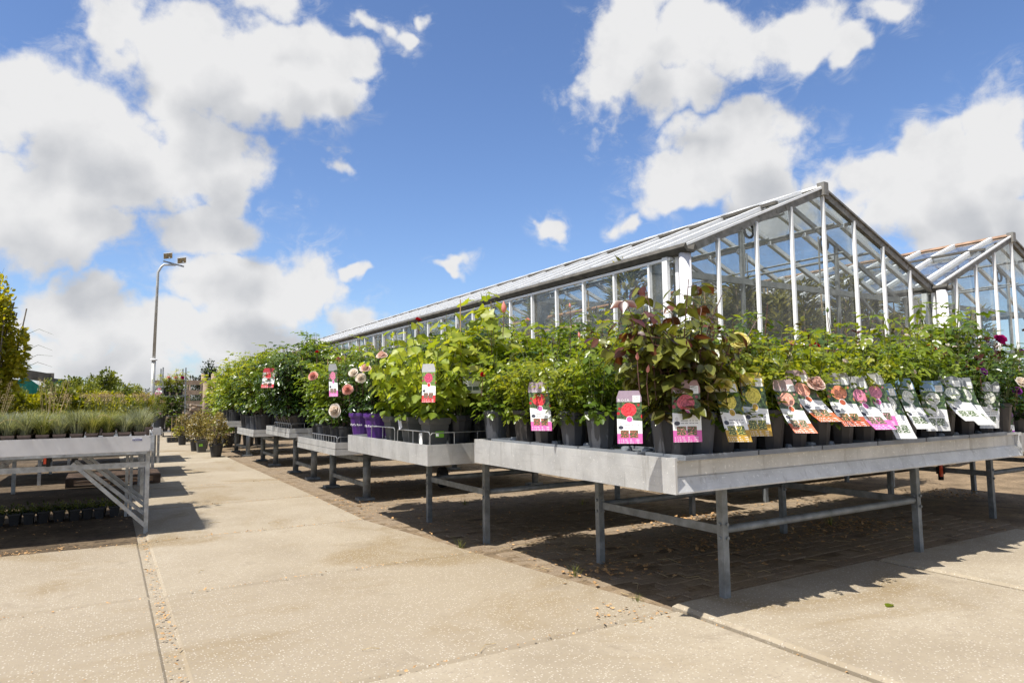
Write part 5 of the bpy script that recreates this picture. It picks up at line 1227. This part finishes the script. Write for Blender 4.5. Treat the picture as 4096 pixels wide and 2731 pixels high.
# wooden windbreak with teal cloth
wb = empty('windbreak_fence', (-1.3, 15.2, 0)); tag(wb, 'weathered wooden fence with torn teal windbreak cloth, left background', 'fence')
for k_, (x, y, h_) in enumerate(((-1.2, .0, 1.88), (-.25, .0, 1.92), (.32, .9, 1.80), (.75, 1.8, 1.72))):
    MB().box((x, y, h_ / 2), (.12, .10, h_)).build('post', M['greywood'], wb)
for a, b in (((-1.2, -.06, 1.76), (-.25, -.06, 1.80)), ((-.25, -.06, 1.79), (.32, .84, 1.70)), ((.32, .84, 1.62), (.75, 1.74, 1.58)), ((-1.2, -.06, 1.0), (-.25, -.06, 1.02))):
    MB().bar(a, b, .03, .17).build('board', M['greywood'], wb)
for (x0, x1, y0, y1) in ((-.18, .26, -.02, .72), (.36, .72, .86, 1.62), (-1.1, -.32, -.03, -.03)):
    V = []; F_ = []
    for j in range(7):
        for i in range(7):
            u, v = i / 6, j / 6; V.append((x0 + (x1 - x0) * u + .03 * math.sin(7 * v), y0 + (y1 - y0) * u + .03 * math.sin(9 * u + 3 * v), .25 + (1.35 + .08 * math.sin(5 * u)) * v))
    for j in range(6):
        for i in range(6): b = j * 7 + i; F_.append((b, b + 1, b + 8, b + 7))
    m_ = MB(); m_.add(V, F_); m_.build('windbreak_cloth', M['teal'], wb, True)

# ------------------------------------------------------------------ lamp post
lp = empty('lamp_post', (1.46, 30.0, 0)); tag(lp, 'tall slightly leaning grey lamp post with two floodlights', 'lamp post')
tp = zat(632, 1090, 30.0) - np.array((1.46, 30, 0)); el = zat(655, 1064, 30.0) - np.array((1.46, 30, 0)); ed_ = zat(703, 1060, 30.0) - np.array((1.46, 30, 0))
mid = tp * .45
MB().tube([(0, 0, 0), tuple(mid)], [.085, .075], 12).build('lower_post', M['lampmetal'], lp, True)
MB().tube([tuple(mid), tuple(mid + (0, 0, .06))], [.13, .11], 12).build('collar', M['white'], lp, True)
MB().tube([tuple(mid + (0, 0, .05)), tuple(tp), tuple(tp * .35 + el * .65 + (-.03, 0, .04)), tuple(el + (0, 0, .05)), tuple(ed_)], [.058, .048, .045, .042, .040], 12).build('upper_arm', M['lampmetal'], lp, True)
MB().bar(tuple(ed_ + (-.45, 0, .12)), tuple(ed_ + (.30, 0, -.04)), .05, .05).build('cross_bar', M['post'], lp)
for k_, (dx, dz) in enumerate(((-.28, .34), (.22, .20))):
    c = ed_ + np.array((dx, 0, dz)); h_ = empty('floodlight', tuple(c)); h_.parent = lp; h_.scale = (.78, .78, .78); h_.rotation_euler = (math.radians(-52), math.radians(-14), math.radians(12))
    MB().prism([(-.21, -.16, 0), (.21, -.16, 0), (.21, .16, 0), (-.21, .16, 0)], (0, 0, 0), (0, 0, .05)).build('housing', M['lampmetal'], h_)
    m_ = MB(); m_.add([(-.21, -.16, .05), (.21, -.16, .05), (.21, .16, .05), (-.21, .16, .05), (-.10, -.08, .16), (.10, -.08, .16), (.10, .08, .16), (-.10, .08, .16)], [(0, 1, 5, 4), (1, 2, 6, 5), (2, 3, 7, 6), (3, 0, 4, 7), (4, 5, 6, 7)]); m_.build('reflector_back', M['pipewhite'], h_)
    MB().box((0, 0, -.006), (.37, .27, .008)).build('lamp_glass', M['lampglass'], h_)
    MB().bar((0, 0, -.02), (0, .02, -.25), .04, .03).build('bracket', M['post'], h_)

# ------------------------------------------------------------------ plant trolley with shelves
tr = empty('plant_trolley', (2.0, 27.3, 0)); tag(tr, 'galvanised plant trolley with three shelves of roses at the end of the path', 'trolley')
for x in (-.36, .36):
    for y in (-.55, .55):
        p_ = MB().box((x, y, 1.27), (.045, .03, 2.3)).build('upright', M['galv'], tr)
for z in (.18, .72, 1.42): MB().box((0, 0, z), (.70, 1.1, .035)).build('shelf', M['galv'], tr)
for x in (-.30, .30):
    for y in (-.48, .48): MB().tube([(x - .02, y, .08), (x + .02, y, .08)], .075, 14).build('wheel', M['rubber'], tr)
rnd.seed(19); n_ = 0
for z in (.20, .74, 1.44):
    for x in (-.24, -.02, .20):
        r = rosepot((2.0 + x, 26.85, z), ['potted rose on the bottom shelf of the trolley', 'potted rose on the middle shelf of the trolley', 'potted flowering rose on the top shelf of the trolley'][n_ // 3], 'lime' if z > 1 else 'green', 'round', 'black', RB[n_ % 5], group='roses on shelf %d of the trolley' % (n_ // 3 + 1), sc=1.25); n_ += 1
        if z > 1: bloom(r, (2.0 + x + .05, 26.7, z + .62), 'p_mag' if x > 0 else 'p_rose', .06, 0, (0, -1, .3))
    r = rosepot((1.58, 26.9, z), 'rose bulging out from the path side of the trolley shelf', 'lime', 'round', 'black', RB[2], group='roses at the side of the trolley', sc=.9)
    if z > .5: label(r, (1.56, 26.72, z + .34), .20, .30, 'rose', (-.2, -1), lean=-.15, words=False)

# ------------------------------------------------------------------ potted shrubs standing on the path
VG = [bushy('variegated_a', 900, (.36, .34, .62), .050, T_OVAL, 18, 21, .6), bushy('variegated_b', 900, (.34, .36, .70), .050, T_OVAL, 18, 22, .6)]
def standing(loc, lb, pot, pmx, v, mt, sc, psc=1.0):
    r = potted('potted_shrub', lb, 'potted shrub', 'shrubs standing at the path edge', loc, pot, pmx, VG[v][0], mt, sc=sc, psc=psc)
    rnd.seed(v); m_ = MB()
    for _ in range(7): m_.tube([(U(-.02, .02), U(-.02, .02), .12), (U(-.2, .2), U(-.2, .2), .28 + U(.2, .55) * sc)], [.008, .003], 5, False)
    m_.build('cane_cluster', M['bark'], r); return r
standing((2.08, 16.3, 0), 'variegated shrub in a black ribbed pot standing alone on the path edge', 'ribbed', 'black', 0, 'varieg', 1.0, 1.15)
s2 = standing((1.98, 18.1, 0), 'variegated shrub in a grey square pot with green sticker on the path edge', 'sq', 'greypot', 1, 'varieg', 1.05, 1.25)
sticker(s2, (-.04, -.128, .17), .08, .06, (-.1, -1), 'stickergreen', 'pot_sticker')
standing((1.90, 18.6, 0), 'variegated shrub in a black pot behind the grey square pot', 'round', 'black', 0, 'varieg', .95, 1.3); standing((2.15, 19.2, 0), 'yellowish shrub behind the variegated shrubs on the path edge', 'round', 'black', 1, 'yellowg', .8, 1.2); standing((1.85, 21.5, 0), 'orange-tinged shrub beyond the variegated ones', 'round', 'black', 0, 'varieg', .9, 1.2)
ct = empty('black_crate', (1.9, 23.2, 0)); tag(ct, 'low black plastic crate with young plants on the path', 'crate')
m_ = MB()
for z in (.04, .11): m_.box((0, -.20, z), (.62, .02, .05)); m_.box((0, .20, z), (.62, .02, .05)); m_.box((-.31, 0, z), (.02, .38, .05)); m_.box((.31, 0, z), (.02, .38, .05))
m_.build('crate_frame', M['black'], ct); MB().box((0, 0, .012), (.6, .38, .012)).build('crate_floor', M['black'], ct)
for k_ in range(4): MB().tube([(-.2 + k_ * .13, 0, .02), (-.2 + k_ * .13, .02, .75)], .008, 5).build('stake', M['bamboo'], ct)
tag(inst('seedlings', YG[0][0], ct, (0, 0, .05), sc=1.3, mat=M['yellowg']), kind='stuff')

# ------------------------------------------------------------------ far end: taller climbers, board fence, log pile, trees
for k_, (x, y, z, s_, mt) in enumerate(((2.75, 19.4, 0, 1.5, 'grape'), (3.3, 19.6, 0, 1.55, 'green'), (2.65, 20.6, 0, 1.5, 'lime'), (3.2, 21.0, 0, 1.6, 'green'), (3.7, 20.2, 0, 1.7, 'green'))):
    potted('potted_climber', 'tall ' + {'grape': 'broad-leaved', 'green': 'green', 'lime': 'lime-leaved'}[mt] + ' climber standing on the ground past the farthest bench', 'potted climber', mt + ' climbers past the benches', (x, y, z), 'big', 'black', CR[k_ % 3][0], mt, CR[k_ % 3][1], sc=s_)
bf = empty('board_fence', (3.05, 33, 0)); tag(bf, 'brown wooden board fence at the end of the yard', 'fence')
for x in (.0, .55, 1.6, 3.0): MB().tube([(x, 0, 0), (x, 0, 2.45 if x == .55 else 2.1)], .075, 12).build('post', M['wood'], bf, True)
for z in (1.15, 1.62, 2.05): MB().box((.2, -.09, z), (3.4, .035, .20)).build('board', M['wood'], bf)
fp = empty('fence_post', (3.15, 28.0, 0)); tag(fp, 'round wooden post standing before the board fence', 'post'); MB().tube([(0, 0, 0), (0, 0, 1.9)], [.09, .085], 12).build('shaft', M['wood'], fp, True); MB().tube([(0, 0, 1.9), (0, 0, 1.93)], [.085, .03], 12).build('post_top', M['wood'], fp, True)
fp = empty('fence_post', (3.45, 28.2, 0)); tag(fp, 'taller round wooden post beside the shorter one before the board fence', 'post'); MB().tube([(0, 0, 0), (0, 0, 2.25)], [.095, .085], 12).build('shaft', M['wood'], fp, True); MB().tube([(0, 0, 2.25), (0, 0, 2.28)], [.085, .03], 12).build('post_top', M['wood'], fp, True)
lgp = empty('log_pile', (2.95, 31, 0)); tag(lgp, 'loose pile of split logs before the board fence', 'log pile'); rnd.seed(23)
for k_ in range(46):
    f = U(0, 1); x, y, z = U(-.75, .75) * (1 - .5 * f), U(-.4, .4), .08 + f * 1.0; a = U(-1, 1); d = np.array((math.cos(a), math.sin(a), U(-.35, .35))) * U(.15, .3)
    MB().tube([np.array((x, y, z)) - d, np.array((x, y, z)) + d], [U(.05, .08), U(.04, .07)], 6).build('log', M['log'] if U(0, 1) < .5 else M['greywood'], lgp)
TRE = [bushy('tree_crown_a', 2600, (1.5, 1.5, 2.6), .16, T_DIA, 26, 31, .5), bushy('tree_crown_b', 2400, (2.6, 2.4, 3.6), .22, T_DIA, 26, 32, .5), bushy('tree_crown_c', 2400, (2.2, 2.4, 3.0), .20, T_DIA, 26, 33, .5)]
def tree(loc, lb, v, s_, th, grp='trees beyond the yard'):
    r = empty('broadleaf_tree', loc, U(0, 6)); tag(r, lb, 'tree', grp)
    MB().tube([(0, 0, -.1), (.05, 0, th), (.1, .05, th + 1.2 * s_)], [.12 * s_, .09 * s_, .03], 8).build('trunk', M['bark'], r, True)
    for k_ in range(4): a = k_ * 1.6; MB().tube([(.04, 0, th), (.7 * s_ * math.cos(a), .7 * s_ * math.sin(a), th + 1.4 * s_)], [.05 * s_, .02], 6, False).build('limb', M['bark'], r)
    tag(inst('crown', TRE[v][0], r, (0, 0, th * .7), sc=s_, mat=M['farleaf']), kind='stuff')
tree((5.2, 46, 0), 'dark green tree rising behind the board fence', 0, 1.0, 1.0)
rnd.seed(29)
for k_ in range(26):
    a = -0.14 + k_ * .0165; y = 75 + U(-8, 10); tree((y * (a + U(-.005, .005)), y, 0), 'low dark tree in the distant row on the horizon', 1 + k_ % 2, U(.55, .8), .4, 'distant row of trees')

# ------------------------------------------------------------------ litter on the ground
rnd.seed(33); lv = Leaves()
def litter(n, f, s=(.012, .035)):
    for _ in range(n):
        x, y = f(); lv.add((x, y, .004 if x < 2.7 else -.012), jit((U(-1, 1), U(-1, 1), .1), .2), jit((0, 0, 1), .5), U(*s), U(0, 1))
litter(130, lambda: (U(.27, .335), U(2.8, 7.2)), (.012, .03)); litter(120, lambda: (rnd.gauss(2.45, .12), rnd.gauss(7.6, .5))); litter(700, lambda: (U(2.8, 7.0), rnd.gauss(4.6, .8)), (.012, .04)); litter(250, lambda: (U(2.5, 3.6), U(4, 9)), (.012, .035)); litter(220, lambda: (rnd.gauss(4.3, .35), rnd.gauss(4.1, .25)), (.015, .05))
litter(200, lambda: (rnd.gauss(5.6, .4), rnd.gauss(3.9, .2)), (.015, .05)); litter(140, lambda: (U(2.5, 5), U(6, 12)), (.015, .04)); litter(120, lambda: (rnd.gauss(-.6, .25), rnd.gauss(6.9, .05)), (.01, .03)); litter(60, lambda: (U(-.8, 2.4), U(2.6, 7)), (.006, .014)); litter(60, lambda: (rnd.gauss(2.5, .1), rnd.gauss(3.05, .12)), (.01, .03)); litter(70, lambda: (rnd.gauss(2.83, .03), U(1.9, 3.0)), (.008, .022))
litter(160, lambda: (U(-1.2, .2), U(7.6, 9.6)), (.01, .03))
for (qx, qy) in ((2700, 2078), (2850, 2060), (3350, 2085), (3480, 2095), (3750, 1960), (2450, 2270), (1560, 1925), (3850, 1975)):
    c_ = at(qx, qy); litter(90, lambda: (rnd.gauss(c_[0], .22), rnd.gauss(c_[1], .12)), (.02, .055))
for yj, nj in ((2.95, 60), (4.87, 90), (6.80, 110), (8.83, 110), (10.9, 110)): litter(nj, lambda: (U(.35, xr(yj)) if U(0, 1) < .8 else U(-1, .3), rnd.gauss(yj, .008)), (.010, .026))
tag(inst('leaf_litter', lv.mesh('leaf_litter', T_DIA, M['dryleaf'])), 'scattered dry leaves and crumbs on slabs and brick', 'litter', kind='stuff')
st = MB()
for _ in range(150):
    x, y = (U(2.6, 6.5), U(3.2, 5.5)) if U(0, 1) < .7 else (U(.5, 2.6), U(2.7, 7.5)); 
    if x < 2.7 and U(0, 1) < .8: continue
    a = U(0, 6.28); L_ = U(.04, .16); z = .003 if x < 2.7 else -.014; st.tube([(x, y, z), (x + L_ * .5 * math.cos(a), y + L_ * .5 * math.sin(a), z + U(0, .02)), (x + L_ * math.cos(a + .3), y + L_ * math.sin(a + .3), z)], .0016, 4, False)
tag(st.build('straw_litter', M['straw']), 'thin dry straws and twigs lying on the ground', 'litter', kind='stuff')
gl_ = Leaves(); gl_.add((3.75, 2.30, .022), (1, .2, .1), (0, 0, 1), .07, .6); tag(inst('fallen_leaf', gl_.mesh('fallen_leaf', T_OVAL, M['lime'])), 'single fresh green leaf lying on the right-hand slab', 'leaf')
# weeds in the brick joints
WD = tuft('weed', 26, .10, .08, .002, 7, .5); rnd.seed(35)
for k_, (px, py) in enumerate(((2330, 2010), (1860, 2010), (1840, 2180), (2300, 2290), (2550, 2400), (3320, 2090))):
    p = at(px, py); r = empty('weed_tuft', (p[0], p[1], -.02)); tag(r, 'small weed growing in the brick joints under the benches', 'weed', 'weeds in the joints'); tag(inst('blades', WD, r, sc=U(.7, 1.2), mat=M['grassg']), kind='stuff')
wh = empty('cart_wheel', (3.96, 8.6, .14)); tag(wh, 'black perforated cart wheel standing under the second bench', 'wheel')
MB().tube([(-.03, 0, 0), (.03, 0, 0)], .14, 24).build('tyre', M['rubber'], wh, True); MB().tube([(-.034, 0, 0), (.034, 0, 0)], .07, 16).build('rim', M['black'], wh, True)
